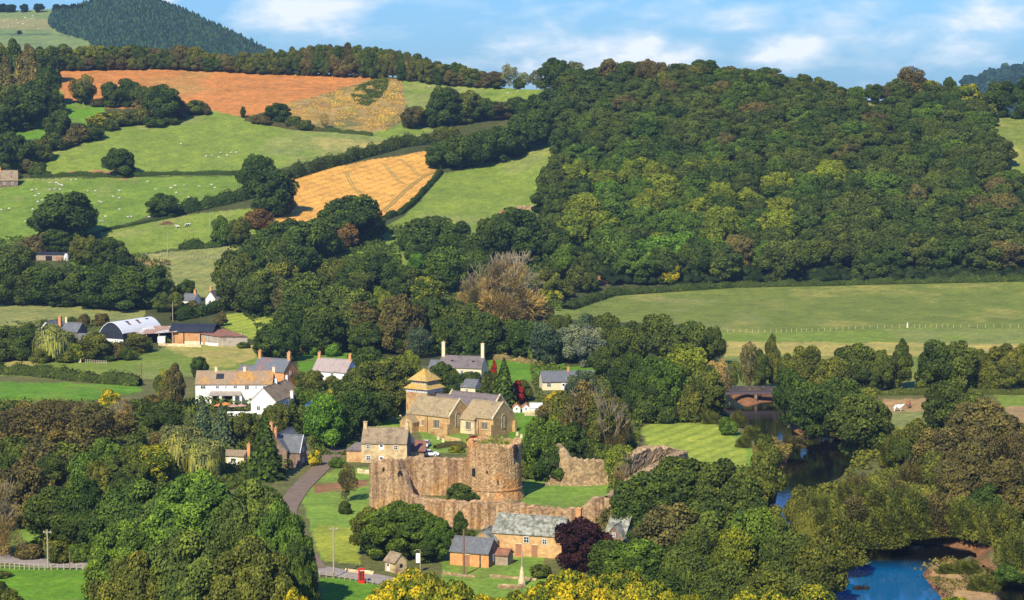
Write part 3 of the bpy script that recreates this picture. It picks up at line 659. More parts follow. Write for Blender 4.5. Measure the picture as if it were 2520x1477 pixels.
def tree(x, topy, basey, w, kind, col, where, group, label=None, jit=.10, name=None):
    kind = KIND_ALIAS.get(kind, kind); nm, kn, tk = KN[kind]; nm = name or nm
    p = G(x, basey); s = mpp(x, basey); h = (basey - topy) * s * 1.02; wd = w * s
    if kind in ('oak', 'tall', 'willow', 'airy'): wd *= 1.10
    root = empty(nm, (p.x, p.y, p.z - .15), rngT.uniform(0, 6.28), (wd, wd * rngT.uniform(.92, 1.08), h))
    cr = link('twigs' if kind == 'bare' else ('foliage' if kind in ('shrub', 'osier') else 'crown'), rngT.choice(PRO[kind]), root)
    c = C_[col]; k = rngT.uniform(1 - jit, 1 + jit) * (1.3 if kind == 'big' else 1.0); q = rngT.uniform(-.06, .06)
    cr.color = (c[0] * k * (1 + q), c[1] * k, c[2] * k, 1)
    if col in ('yl', 'oy'): cr.material_slots[0].link = 'OBJECT'; cr.material_slots[0].material = M_AUT
    if tk:
        t_ = link('trunk', rngT.choice(TR[tk]), root); t_.rotation_euler.z = rngT.uniform(0, 6.28)
    root['category'] = 'shrub' if kind in ('shrub', 'osier') else 'tree'; root['group'] = group
    hm = h; size = 'small' if hm < 6 else ('tall' if hm > 15 else '')
    root['label'] = label or ' '.join(w_ for w_ in (size if kind not in ('big', 'bare') else '', CN[col], kn, where) if w_)
    root['_x'] = float(x); root['_auto'] = 0 if label else 1
    TREES.append(root); return root
def trees(txt, where, group):
    for it in txt.split(';'):
        it = it.strip()
        if not it: continue
        a = it.split(',')
        a = [q.strip() for q in a]
        tree(float(a[0]), float(a[1]), float(a[2]), float(a[3]), a[4], a[5], a[6] if len(a) > 6 else where, group)
ORD = ['first', 'second', 'third', 'fourth', 'fifth', 'sixth', 'seventh', 'eighth', 'ninth', 'tenth', 'eleventh', 'twelfth', 'thirteenth', 'fourteenth', 'fifteenth', 'sixteenth', 'seventeenth', 'eighteenth', 'nineteenth', 'twentieth']
def settle_labels():
    by = {}
    for r_ in TREES: by.setdefault(r_['label'], []).append(r_)
    for l, rs in by.items():
        if len(rs) < 2: continue
        rs.sort(key=lambda r_: r_['_x'])
        for i, r_ in enumerate(rs):
            n = len(rs)
            o = 'leftmost' if i == 0 else ('rightmost' if i == n - 1 else (ORD[i] + ' from left' if i < 20 else 'number %d from left' % (i + 1)))
            r_['label'] = l + ', ' + o
    for r_ in TREES:
        del r_['_x']; del r_['_auto']
# ---- hedges: one leafy body along a line
def hedge(name, pts, h, w, col, label, group=None, kindname='hedge', tag_it=True, dens=26, leaf=.42, vary=.42):
    pp = np.array(pts, float); n = 60 * (len(pp) - 1); tt = np.linspace(0, len(pp) - 1, n)
    x = np.interp(tt, np.arange(len(pp)), pp[:, 0]); y = np.interp(tt, np.arange(len(pp)), pp[:, 1]); Pw = ground_arr(x, y)
    seg = np.linalg.norm(np.diff(Pw, axis=0), axis=1); cum = np.concatenate([[0], np.cumsum(seg)]); L = cum[-1]
    rng = np.random.RandomState(abs(hash(label)) % 9999 if False else int(L * 10) % 9999)
    m = int(L * h * dens / 2.2); m = min(m, 16000); s = rng.rand(m) * L
    c = np.stack([np.interp(s, cum, Pw[:, i]) for i in range(3)], -1)
    T = np.stack([np.interp(s, cum, np.gradient(Pw[:, i])) for i in range(2)], -1); T = unit(T); nn = np.stack([-T[:, 1], T[:, 0]], -1)
    hv = h * (1 - vary + 2 * vary * vnoise(s, s * 0, 3.5, 5)) ; th = rng.rand(m) * np.pi
    o = np.cos(th) * w * .5 * rng.uniform(.8, 1.1, m); z = np.sin(th) ** .7 * hv * rng.uniform(.75, 1.05, m) * np.where(rng.rand(m) < .5, rng.rand(m), 1)
    pos = c.copy(); pos[:, :2] += nn * o[:, None]; pos[:, 2] += z
    nr_ = np.stack([nn[:, 0] * np.cos(th), nn[:, 1] * np.cos(th), np.sin(th)], -1)
    V_ = quads(pos, nr_, leaf * rng.uniform(.6, 1.3, m) * max(1, min(h, 3) / 2), rng, jitter=.5); tint = vnoise(s, s * 0, 2.2, 9) * .5 + rng.rand(m) * .45
    # solid heart
    k = max(2, int(L / 1.5)); sc = np.linspace(0, L, k); cc = np.stack([np.interp(sc, cum, Pw[:, i]) for i in range(3)], -1)
    TT = unit(np.stack([np.interp(sc, cum, np.gradient(Pw[:, i])) for i in range(2)], -1)); n2 = np.stack([-TT[:, 1], TT[:, 0]], -1)
    hh = h * (1 - vary + 2 * vary * vnoise(sc, sc * 0, 3.5, 5)) * .82; prof = [(-.42, -.3), (-.42, .5), (-.22, 1), (.22, 1), (.42, .5), (.42, -.3)]
    cv = []
    for a_, b_ in prof:
        q = cc.copy(); q[:, :2] += n2 * a_ * w; q[:, 2] += b_ * hh if b_ > 0 else -.3; cv.append(q)
    cv = np.array(cv); ii = np.arange(len(prof) * k).reshape(len(prof), k) + len(V_)
    cf = np.stack([ii[:-1, :-1], ii[:-1, 1:], ii[1:, 1:], ii[1:, :-1]], -1).reshape(-1, 4)
    Fq = np.concatenate([np.arange(len(V_)).reshape(-1, 4), cf]); tint = np.concatenate([tint, np.full(len(cf), .25)])
    me = mesh_mixed(np.concatenate([V_, cv.reshape(-1, 3)]), Fq, None, tint, M_LEAF, name)
    o_ = link(name, me); o_.color = (*C_[col], 1)
    tag(o_, label, 'hedge', group); return o_
# ---------------------------------------------------------------- planting: photo x, top, base, width, shape, colour
rr = random.Random(5)
# ridge-top woodland belt
rt = [(-40,95),(0,95),(130,113),(250,118),(350,110),(450,113),(520,125),(600,130),(700,116),(760,120),(870,110),(950,116),(1010,122),(1050,146),(1130,156),(1200,172),(1260,195)]
def tl(x): return float(np.interp(x, [a[0] for a in rt], [a[1] for a in rt]))
tb = [(-40,135),(130,172),(400,168),(640,181),(950,192),(1100,210),(1260,218)]
def tbs(x): return float(np.interp(x, [a[0] for a in tb], [a[1] for a in tb]))
x = 128.0
while x < 1235:
    col = rr.choice(['dk', 'od', 'ol', 'br', 'od', 'ob', 'dk', 'ol']) if x > 330 else rr.choice(['ol', 'yg', 'od', 'ol', 'dk'])
    t0 = tl(x); b0 = tbs(x)
    tree(x, t0 + rr.uniform(-7, 9), b0 - 3, rr.uniform(38, 66), rr.choice('ooot'), col, 'in the ridge-top back row', 'trees along the ridge top')
    tree(x + 13, t0 + rr.uniform(14, 26), b0 + 2, rr.uniform(32, 44), rr.choice('oots'), rr.choice(['dk', 'od', 'ol', 'br', 'ob']), 'in the ridge-top front row', 'trees along the ridge top')
    x += rr.uniform(17, 33)
trees('1252,157,216,44,a,wi; 1290,176,216,40,a,wi; 1320,170,216,40,a,ol; 1368,145,218,74,o,dk; 1415,147,206,48,a,ol; 1335,190,218,36,s,od; 1276,185,218,30,s,od',
      'on the open skyline', 'trees on the open skyline')
# far left woods
trees('''5,110,200,60,t,ol;35,105,205,62,t,od;70,112,205,60,t,ob;105,118,205,56,o,od;128,128,205,50,t,dk;15,135,245,66,c,ob;50,130,250,64,c,ob;85,140,255,64,c,ob;25,165,275,70,c,ob;62,170,275,70,c,ob;
 118,165,262,62,o,dk;10,205,300,80,o,od;45,210,300,80,o,od;90,195,285,78,o,dk;125,215,282,60,o,od;60,225,318,112,o,dk;8,250,330,80,o,dk;142,265,352,74,o,dk;185,298,352,52,s,ob;
 30,318,425,96,o,dk;-10,330,440,90,o,dk;75,345,402,60,o,od;100,335,395,60,s,ol;70,385,425,50,s,ob;5,395,445,60,s,od;95,395,432,46,s,od;40,250,322,60,o,od''', 'left of the red field', 'trees of the left-hand wood')
trees('''205,183,258,76,a,ol;205,200,256,60,t,od;272,198,264,54,o,od;316,195,264,62,o,dk;345,212,270,50,o,od;375,208,285,56,o,od;402,207,300,92,o,dk;240,238,262,36,s,ob;440,243,292,54,s,br;480,242,282,56,s,od;505,252,282,30,s,br;345,240,280,46,s,ob;300,232,262,30,s,br;
 250,272,316,74,s,oy;298,268,308,70,s,ol;345,262,304,64,s,ol;190,298,350,64,s,br;228,300,345,56,s,dk;130,322,368,66,s,od;160,330,362,56,s,ob;92,358,398,60,s,od;270,285,322,40,s,od;380,285,312,60,s,dk;420,280,305,50,s,od''',
      'below the red ploughed field', 'trees and scrub below the red field')
trees('293,363,434,80,o,dk', 'standing alone beside the hedge between two pastures', 'field trees')
trees('''635,378,472,76,o,dk;668,410,532,116,o,dk;640,503,562,72,s,rs;610,400,470,60,o,dk;690,440,530,70,o,dk;402,476,534,74,o,dk;433,510,530,30,s,dk;375,508,532,34,a,ol;545,527,606,56,t,md;592,532,604,62,t,ol;573,545,606,50,t,od;
 598,262,290,15,o,dk;682,253,306,66,o,dk;655,272,306,46,s,br;722,280,314,46,s,od;752,290,320,40,s,od;798,276,318,26,a,tn;630,280,305,30,s,ob''', 'in the hedge lines between the pastures', 'hedgerow trees between the pastures')
trees('''162,475,592,146,o,dk;110,505,592,80,o,dk;205,500,590,60,o,dk;140,560,618,76,o,dk;75,573,632,66,s,ob;60,600,640,60,s,od;112,568,608,34,a,tn;195,575,652,62,t,ol;228,576,658,60,t,ol;270,583,662,90,o,dk;305,612,665,50,o,dk;25,618,748,112,o,od;0,600,720,90,o,dk;62,645,748,96,o,od;
 122,645,750,124,o,dk;170,655,752,90,o,od;222,652,752,112,o,dk;272,645,756,130,o,dk;330,645,758,124,o,dk;375,655,758,96,o,dk;300,690,762,120,o,dk;240,700,757,110,o,dk;150,690,752,110,o,dk;90,690,750,90,o,dk;20,680,748,90,o,dk;
 460,686,744,46,o,dk;421,690,738,30,t,od;432,716,770,52,t,ol;402,712,768,50,s,od;470,735,765,40,s,ob''', 'in the dark copse above the farm', 'copse above the farm')
trees('''135,793,888,104,w,wi;185,835,890,56,s,oy;235,818,888,80,o,ol;292,832,885,54,s,ob;340,815,868,70,o,ol;205,768,805,40,s,br;250,764,802,42,s,br;20,800,882,84,o,od;55,812,886,70,s,od;70,795,850,60,o,dk;-5,830,890,60,s,od;545,765,802,36,t,ob;
 210,850,888,50,s,ol;260,860,888,50,s,dk;315,850,886,46,s,od;160,850,892,50,s,ol;365,845,866,30,s,md;412,828,846,18,s,md;600,838,856,36,s,od;640,840,858,30,s,od;110,780,810,24,s,od;178,775,798,26,s,od;100,850,892,50,s,ol''', 'round the farm buildings', 'trees round the farm')
# centre, above the stubble field
trees('''1090,340,412,84,o,dk;1132,328,414,90,o,dk;1180,316,408,92,o,dk;1232,308,398,92,o,dk;1290,282,374,98,o,dk;1322,266,352,80,o,dk;1075,350,414,60,o,dk;1100,312,372,84,o,ol;1160,355,404,70,o,dk;1210,345,395,70,o,dk;1260,330,385,70,o,dk;
 1015,258,314,66,o,br;1095,212,308,84,o,dk;1150,218,302,76,o,ol;1185,238,298,70,o,dk;1235,250,292,80,o,br;1272,238,292,64,o,dk;1305,242,302,80,o,dk;1350,218,305,84,o,dk;1385,235,318,70,o,dk;1140,275,304,50,s,od;1060,265,312,50,o,dk''',
      'beside the narrow hill pasture', 'trees in the dark block on the slope')
trees('''870,478,592,138,o,dk;828,498,600,92,o,dk;905,520,585,80,o,dk;816,560,628,64,s,oy;765,530,642,110,o,dk;702,540,652,112,o,dk;655,560,664,104,o,dk;602,605,702,112,o,dk;722,598,692,120,o,dk;768,622,682,74,o,dk;850,540,610,60,s,rs;690,580,690,100,o,od;
 582,620,765,116,o,od;640,652,772,112,o,od;692,640,765,100,o,ol;622,690,778,92,o,od;570,680,762,70,o,dk;705,690,782,84,t,ob;735,690,790,50,a,tn;
 760,662,805,112,o,od;820,690,832,112,o,od;872,700,852,120,o,od;742,722,835,100,o,dk;800,742,872,112,o,od;680,785,888,104,t,dk;650,810,885,60,o,dk;712,800,888,60,o,dk;890,742,862,92,o,br;940,698,834,60,a,yg;940,720,840,50,t,yg;986,722,872,100,o,br;1040,722,862,112,o,dk;
 920,620,732,122,o,dk;862,640,742,90,o,dk;830,635,712,80,o,ol;972,640,742,92,o,dk;890,660,745,80,o,od;1055,525,645,132,o,dk;1122,546,652,92,o,dk;1010,560,640,60,o,dk;1030,600,662,62,o,dk;1025,622,672,40,o,bt;1092,600,722,102,o,md;1150,572,682,92,o,dk;
 1050,682,762,84,o,oy;1002,650,742,92,o,od;1262,510,645,132,o,dk;1212,530,655,92,o,dk;1332,540,652,102,o,dk;1300,560,652,70,o,dk;1170,610,700,80,o,dk;1140,742,865,112,o,od;1190,765,882,112,o,dk;1242,785,872,92,o,dk;1100,772,872,102,o,dk;1030,800,882,72,a,bl;
 1290,790,882,102,o,dk;1070,745,850,80,o,od;960,770,862,80,o,od;850,760,865,90,o,od;900,790,872,84,o,od;760,790,872,70,o,dk;1160,800,885,80,o,dk;1330,740,800,56,o,ob;1310,720,790,70,s,ob;720,740,830,90,o,od;1000,760,870,80,o,dk''', 'in the wood above the village', 'wood between the hill and the village')
trees('1235,600,800,236,b,tn;1160,665,795,130,b,tn;1295,690,795,110,b,tn;1200,635,800,170,b,ob', 'rising pale among the dark trees', 'half-bare trees in the wood')
trees('''1390,602,702,72,o,md;1370,560,662,82,o,dk;1432,622,702,72,o,od;1420,645,718,62,s,ol;1342,660,742,72,o,ol;1382,690,730,60,s,ol;1350,700,745,60,s,oy;1450,660,715,50,s,od''', 'right of the half-bare trees', 'trees at the foot of the hill wood')
# around the houses
trees('773,843,874,28,s,bt;818,838,876,42,s,bt;742,840,872,34,s,br;790,828,872,36,s,od', 'behind the white house', 'garden bushes behind the white house')
trees('''905,850,942,96,o,dk;942,870,990,112,o,ol;905,888,1015,112,o,ol;982,872,985,104,o,ol;1010,862,960,50,o,yg;872,920,1035,102,o,od;945,925,1025,112,o,ol;925,960,1045,90,o,dk;880,960,1075,100,o,dk;850,985,1060,70,o,dk;1010,905,985,60,o,ol;
 800,962,1105,104,o,bt;768,985,1050,56,s,md;835,1000,1100,60,o,md;820,920,955,46,s,ol;775,900,960,60,s,ol;740,905,950,40,s,ol;870,900,960,40,s,ol;740,945,1000,46,s,md;830,940,990,60,s,oy''', 'between white house and church', 'garden trees left of the church')
trees('''1090,885,965,72,o,dk;1122,905,968,64,s,dk;1075,900,960,46,s,od;1160,905,955,60,s,dk;1240,880,1002,84,c,dk;1212,905,992,66,s,od;1268,930,992,42,s,rd;1215,885,962,22,t,rd;1185,945,968,42,s,rd;1285,930,985,54,s,od;1200,935,985,50,s,dk;1065,905,985,50,s,ol;1150,985,1002,30,s,od''',
      'behind the church', 'garden trees behind the church')
trees('''1340,782,897,84,o,bl;1362,772,885,60,o,od;1400,792,892,78,o,sv;1452,802,902,78,o,sv;1490,765,892,82,o,od;1440,770,880,70,o,bl;1385,772,882,70,o,od;1560,790,902,92,o,od;1622,775,908,112,o,od;1690,780,922,112,o,od;1752,800,902,62,o,od;1520,800,900,60,o,od;
 1545,862,982,92,o,dk;1600,870,1012,112,o,dk;1690,850,1002,132,o,yg;1640,880,1032,102,o,md;1740,902,1032,92,o,ol;1700,935,1035,80,s,ol;1770,880,1000,60,a,tn;1570,910,1030,80,o,dk;1620,930,1035,80,o,dk;1322,840,892,50,s,yg;1360,840,893,60,s,od;1480,850,930,70,o,od;
 1520,890,960,60,o,bl;1670,970,1028,44,s,oy;1590,960,1040,80,s,dk;1640,990,1040,60,s,dk''', 'behind the mown lawn', 'trees behind the mown lawn')
trees('''1392,960,1085,110,w,ol;1335,1030,1182,112,o,md;1320,1060,1175,80,o,md;1355,1080,1185,80,o,dk;1450,930,1125,142,a,ob;1452,935,1125,130,b,ob;1502,925,1142,120,b,ob;1490,960,1140,110,a,ol;1405,1040,1152,84,o,dk;1360,985,1060,80,o,ob;1405,938,1002,66,s,yl;1365,955,1000,46,s,yl;
 1450,1060,1150,80,s,od;1540,1000,1120,60,b,ob;1430,905,1010,80,o,bl;1480,1080,1165,70,s,od;1545,1075,1130,44,s,dk;1290,1110,1172,40,s,ol;1310,1130,1178,44,s,od''', 'behind the ruined wall', 'trees right of the church')
trees('1520,1085,1196,84,a,yg;1525,1120,1200,60,b,tn;1500,1085,1150,30,s,yg', 'against the broken castle wall', 'trees at the broken wall')
# the river corridor
trees('''1795,882,962,60,a,ol;1842,832,962,56,a,ob;1870,865,962,50,t,od;1898,830,955,50,t,ol;1932,870,962,62,t,ol;1985,850,968,82,o,ol;2040,870,968,92,o,ol;2105,840,962,104,o,od;2160,852,962,66,o,od;2215,835,957,60,t,od;2190,880,958,50,s,ol;2305,838,968,108,o,od;2360,836,968,92,o,od;2410,852,962,62,o,ol;2462,846,962,84,o,ol;2510,848,962,66,t,ol;2275,890,965,60,s,od;2435,880,965,60,s,ol;
 2080,885,965,70,o,od;2140,900,965,60,o,od;1955,890,965,50,o,ol;2340,880,968,70,o,dk;2490,890,965,70,o,ol;1760,880,960,60,a,tn;2555,850,960,80,o,od''', 'in the row behind the river', 'riverside trees in the back row')
trees('''1940,905,1045,86,o,dk;1990,922,1075,112,o,dk;2062,930,1048,112,o,dk;2102,962,1118,142,o,od;2152,982,1108,92,o,od;2030,960,1060,90,o,dk;2130,1000,1118,100,o,od;2330,930,1062,122,o,od;2385,955,1080,110,o,od;2402,970,1105,132,o,ob;2462,1000,1155,142,o,ob;2250,1022,1155,100,t,ol;2215,1075,1160,60,o,od;
 2310,1052,1185,112,o,ob;2382,1080,1225,132,o,ob;2482,1122,1265,132,o,br;2442,1010,1120,90,o,ob;2420,1040,1160,110,a,ob;2500,1050,1190,110,a,br;2290,1090,1200,80,s,ol;2340,1120,1230,100,a,ob;2450,1140,1250,110,a,ob;2520,1180,1300,110,o,br;2420,1180,1290,90,s,dk;2360,1170,1270,80,s,ob''',
      'on the far bank of the river', 'trees on the far bank')
trees('''2150,1165,1300,124,p,ol;2232,1170,1318,132,p,ol;2062,1228,1395,150,p,ol;2165,1248,1345,142,p,ol;2290,1190,1316,142,p,ob;2372,1205,1316,124,p,ol;2462,1215,1340,132,p,ol;1990,1225,1330,112,p,ol;2120,1205,1300,110,a,ob;2200,1150,1290,90,p,ob;2110,1150,1230,80,p,ob;2080,1170,1240,70,p,ol;2180,1220,1345,110,p,ol;
 2260,1236,1322,110,p,ol;2330,1240,1318,100,p,ol;2400,1255,1324,90,p,ol;2500,1290,1400,110,p,ol;2150,1268,1345,90,p,ol;2040,1290,1400,90,p,ol;2480,1385,1432,80,s,md;2380,1368,1408,80,p,ol;2330,1380,1408,60,p,ol;2420,1404,1450,90,p,ol;2350,1460,1500,80,s,oy;2010,1200,1290,70,p,ol;2240,1110,1200,80,p,ob;2190,1060,1150,70,p,ol;
 1900,1090,1130,60,p,ob;1955,1065,1098,80,p,ob;2010,1035,1062,60,p,ol;2060,1040,1072,60,p,ol;1850,1040,1080,60,p,ol;1880,1060,1095,50,s,od;1815,1000,1050,50,p,ol;1790,1020,1070,50,s,md;1830,1065,1100,46,p,ol;1745,1000,1042,50,p,ol''', 'on the river bank', 'willows and scrub along the river')
trees('''1600,1152,1305,152,o,dk;1682,1108,1285,164,o,dk;1762,1130,1295,142,o,od;1552,1205,1335,112,o,dk;1642,1232,1405,152,o,ob;1742,1222,1395,152,o,od;1822,1165,1335,132,o,od;1882,1085,1275,104,t,ol;1850,1232,1405,132,o,md;1562,1312,1455,152,o,md;1682,1330,1475,140,w,od;1782,1370,1525,152,o,od;1942,1290,1455,142,o,od;
 2012,1310,1475,122,o,ol;1872,1390,1535,142,o,ol;1962,1400,1530,130,o,od;1500,1320,1440,110,o,dk;1600,1260,1380,110,o,dk;1800,1290,1440,120,o,yg;1900,1240,1400,110,o,ol;1720,1290,1440,110,o,od;1530,1370,1490,110,o,md;1620,1390,1520,120,o,dk;1980,1230,1350,70,w,ol;1900,1330,1470,110,t,od;1960,1180,1290,60,s,ol;1850,1150,1240,60,t,ol;
 1540,1180,1290,80,o,od;1500,1240,1330,70,s,ob;1740,1400,1530,110,w,od;1830,1430,1550,110,s,oy;2000,1430,1545,120,o,oy;1900,1440,1560,120,s,oy''', 'between castle and river', 'trees between castle and river')
tree(1430, 1268, 1402, 132, 'o', 'pu', '', 'trees by the mill', 'dark purple copper beech in front of the long mossy-roofed mill', jit=.05)
# foreground
trees('1010,1390,1680,250,T,yl;1120,1418,1700,220,T,oy;950,1425,1680,150,T,oy;1400,1392,1680,250,T,yl;1520,1390,1680,250,T,oy;1460,1410,1690,190,T,yl;1270,1445,1700,200,T,oy;1610,1418,1700,210,T,oy;1190,1446,1700,170,T,yl;722,1436,1720,140,T,yl;1340,1428,1690,150,T,oy;1690,1445,1700,160,T,oy;1060,1400,1690,170,T,oy;1570,1425,1700,180,T,yl', 'in front of the mill', 'yellowing trees in the foreground')
trees('480,1145,1490,300,B,md;350,1170,1460,280,B,dk;625,1165,1520,250,B,od;690,1225,1600,190,B,md;300,1270,1560,230,B,md;470,1290,1690,320,B,od;620,1310,1700,280,B,ol;330,1340,1700,240,B,ol;740,1300,1660,110,B,dk', 'left of the castle lawn', 'great oaks in the foreground')
trees('''60,985,1092,144,a,ob;60,1000,1092,110,s,ob;152,972,1102,164,a,br;150,1000,1102,130,s,br;232,985,1112,152,a,br;225,1005,1112,120,s,ob;40,1062,1152,100,s,od;110,1072,1172,120,s,ob;262,1065,1150,80,s,md;332,1052,1150,80,s,od;272,950,1005,52,s,yl;375,965,1012,56,s,br;345,970,1030,70,s,od;430,895,1012,66,t,ob;402,905,1002,50,a,oy;
 402,980,1075,94,o,dk;500,975,1085,74,c,bl;545,992,1115,94,c,bl;490,876,927,46,o,dk;442,1030,1155,110,w,wi;500,1062,1175,104,w,wi;400,1050,1135,80,s,ob;378,1095,1185,112,o,oy;652,1012,1180,122,c,dk;600,1012,1105,74,o,ol;720,980,1075,84,c,dk;680,985,1080,70,o,ol;775,1100,1146,38,s,yl;30,970,1060,90,s,od;300,1010,1070,70,s,ob''',
      'left of the village', 'trees left of the village')
trees('''132,1110,1205,90,o,od;150,1118,1205,56,b,rs;212,1092,1205,90,s,md;60,1125,1300,130,o,ob;25,1100,1240,90,o,od;130,1192,1332,142,o,od;202,1172,1342,132,o,dk;242,1250,1362,104,o,dk;92,1232,1300,70,a,ob;272,1202,1282,60,s,yg;280,1110,1190,80,s,od;330,1130,1200,80,o,od;60,1180,1290,100,a,ob;
 180,1250,1350,110,o,dk;240,1120,1210,60,s,ol;300,1150,1230,60,s,dk;0,1170,1290,70,o,dk;70,1330,1372,80,s,ob;150,1320,1382,80,s,ol;190,1330,1384,50,s,md;30,1440,1500,60,s,ol;0,1420,1490,50,s,od;0,1400,1420,60,s,ol''', 'in the rough ground above the road', 'trees above the road')
trees('300,968,1052,74,b,tn,standing dead with white boughs beside a yellow bush;-10,1150,1372,150,b,tn,leaning over the road at the frame edge', '', 'dead trees')
trees('853,1138,1234,54,a,ob;850,1224,1264,34,s,dk;905,1238,1366,104,t,ol;985,1228,1374,200,T,md;940,1300,1372,90,o,dk;1062,1260,1378,112,T,md;1045,1320,1380,90,o,dk;1131,1260,1322,46,t,dk;1135,1185,1238,86,s,od;1160,1300,1325,50,s,od;1330,1380,1420,60,s,od;1165,1067,1098,36,s,rd;1125,1092,1112,40,s,oy;830,1120,1150,44,s,md;880,1095,1110,30,s,ol', 'beside the castle wall', 'trees around the castle')
# the hill wood: crowns laid out up the slope, uneven spacing
HW = [(1385,225),(1470,205),(1600,200),(1700,190),(1800,195),(1950,225),(2050,245),(2085,262),(2090,292),(2200,296),(2262,262),(2330,262),(2420,285),(2440,360),(2480,430),(2520,470),(2600,540),(2600,690),(1500,702),(1410,640),(1350,580),(1320,520),(1365,450),(1380,400)]
def hw_col(x, y):
    v = float(vnoise(np.array(x), np.array(y), 120, 8)); r_ = rr.random()
    if 1390 < x < 1780 and y > 400 and r_ < .72: return rr.choice(['md', 'yg', 'md', 'md', 'yg', 'bt'] if 1420 < x < 1700 else ['md', 'od', 'yg'])
    if 2030 < x < 2110 and 450 < y < 560 and r_ < .7: return 'yg'
    if 1780 < x < 1960 and 480 < y < 620 and r_ < .4: return 'yg'
    if r_ < .03: return 'ob'
    if r_ < .40 + .3 * v: return 'od'
    if r_ < .52: return 'ol'
    if r_ < .56: return 'ob'
    return rr.choice(['dk', 'dk', 'dk', 'od', 'md'])
BAND = ['at foot of', 'low in', 'midway up', 'above middle of', 'near top of']
n_hw = 0; y = 697.0
while y > 195:
    s_y = np.interp(y, [200, 700], [16.5, 29.5]); sx = np.interp(y, [200, 700], [58, 74]); x = 1300 + rr.uniform(0, sx)
    while x < 2600:
        xx = x + rr.uniform(-9, 9); yy = y + rr.uniform(-6, 6)
        if in_poly(np.array([xx]), np.array([yy]), HW)[0] and not (1440 < xx < 1520 and 405 < yy < 450) and not (1412 < xx < 1500 and 655 < yy < 705):
            w = rr.uniform(.85, 1.35) * np.interp(yy, [200, 700], [62, 86]); h = np.interp(yy, [200, 700], [50, 92]) * rr.uniform(.82, 1.2)
            b = 0 if yy > 640 else (1 if yy > 520 else (2 if yy > 400 else (3 if yy > 280 else 4)))
            s_ = 'left side' if xx < 1750 else ('middle' if xx < 2150 else 'right side')
            tree(xx, yy - h, yy, w, rr.choice('oooot'), hw_col(xx, yy), BAND[b] + ' hill wood, ' + s_, 'trees of the hill wood', name='woodland_tree'); n_hw += 1
        x += sx
    y -= s_y
tree(1625, 598, 668, 46, 'o', 'yl', '', 'trees of the hill wood', 'golden yellow tree glowing at the foot of the hill wood')
tree(1650, 642, 702, 48, 'o', 'yl', '', 'trees of the hill wood', 'golden yellow tree at the valley field edge just below another')
tree(1592, 462, 520, 66, 'o', 'oy', '', 'trees of the hill wood', 'mustard-topped tree in the light green part of the hill wood')
tree(1738, 508, 560, 30, 't', 'yl', '', 'trees of the hill wood', 'small yellow tree in the middle of the hill wood')
trees('''1790,188,230,50,o,dk;1875,186,228,66,o,od;1740,170,215,36,o,dk;1500,145,215,60,o,ob;1540,148,215,56,o,od;1590,145,215,60,o,br;1620,150,215,50,o,br;1665,165,215,60,o,od;1710,175,218,60,o,od;1760,185,222,60,o,dk;1835,168,222,60,o,ol;1895,178,232,56,o,ob;1950,195,240,60,o,od;1990,205,245,40,o,od;2038,200,252,66,a,od;2035,215,250,54,o,dk;
 2105,210,258,48,o,md;2150,208,256,50,o,od;2180,212,256,46,o,br;2240,160,256,92,a,br;2243,170,256,74,o,br;2285,196,262,64,o,oy;2335,190,262,42,o,dk;2380,206,278,84,o,oy;2460,202,288,84,o,dk;2520,190,292,60,o,dk;2215,190,258,60,o,od;2560,210,295,60,o,dk;1440,180,222,50,o,od;1465,165,220,50,o,dk;2435,250,300,40,s,oy;2500,268,292,30,s,dk''', 'on the crest of the hill wood', 'trees on the crest of the hill wood')
# hedges
H = hedge
H('hedge', [(75,437),(200,432),(300,437),(400,430),(600,430)], 2.0, 2.2, 'dk', 'low dark hedge running between the two sheep pastures')
H('hedge', [(712,440),(800,412),(900,384),(1000,358),(1060,352)], 5.2, 5.0, 'od', 'tall thick hedge along the top of the stubble field')
H('hedge', [(945,540),(985,526),(1012,506),(1050,465),(1084,426)], 2.4, 2.6, 'dk', 'dark hedge down the right edge of the stubble field')
H('hedge', [(440,527),(500,513),(560,500),(618,486)], 5.0, 5.0, 'dk', 'bushy hedge between lone field oak and the tree pair')
H('hedge', [(250,570),(340,552),(430,534)], 1.2, 1.6, 'dk', 'thin low hedge below the big dark oak in the pasture')
H('hedge', [(440,614),(500,610),(545,606)], 3.2, 3.2, 'dk', 'short clipped hedge beside the upright trees in the pasture')
H('hedge', [(-40,470),(0,458),(50,437)], 2.2, 2.4, 'dk', 'short hedge by the brown-roofed cottage at the frame edge')
H('hedge', [(790,322),(850,326),(916,334)], 1.8, 2.2, 'od', 'low hedge below the bracken bank')
H('hedge', [(606,296),(650,304),(720,318),(790,322)], 2.2, 3.0, 'ob', 'scrubby brownish hedge under the red ploughed field')
H('hedge', [(-60,917),(80,924),(200,938),(345,950)], 3.4, 3.2, 'od', 'long dark hedge crossing the fields left of the white terrace')
H('hedge', [(430,790),(490,778),(545,765)], 4.0, 4.0, 'dk', 'dark hedge behind the farm barns')
H('hedge', [(1395,762),(1500,726),(1650,716),(1800,706),(2100,700),(2350,694),(2620,688)], 2.6, 5.5, 'od', 'long overgrown hedge at the foot of the hill wood')
H('hedge', [(1195,882),(1260,888),(1340,900)], 1.6, 1.6, 'tn', 'dry low hedge behind the bright garden lawn')
H('hedge', [(2080,972),(2200,972),(2320,970),(2440,970),(2600,972)], 2.0, 2.4, 'ol', 'low hedge above the pink soil paddock by the river')
H('hedge', [(450,768),(560,760),(600,765)], 1.6, 2, 'od', 'low hedge in front of the small far white houses')
H('hedge', [(1070,1104),(1110,1098),(1150,1102)], 1.2, 1.4, 'ob', 'low brownish garden hedge below the church wall')
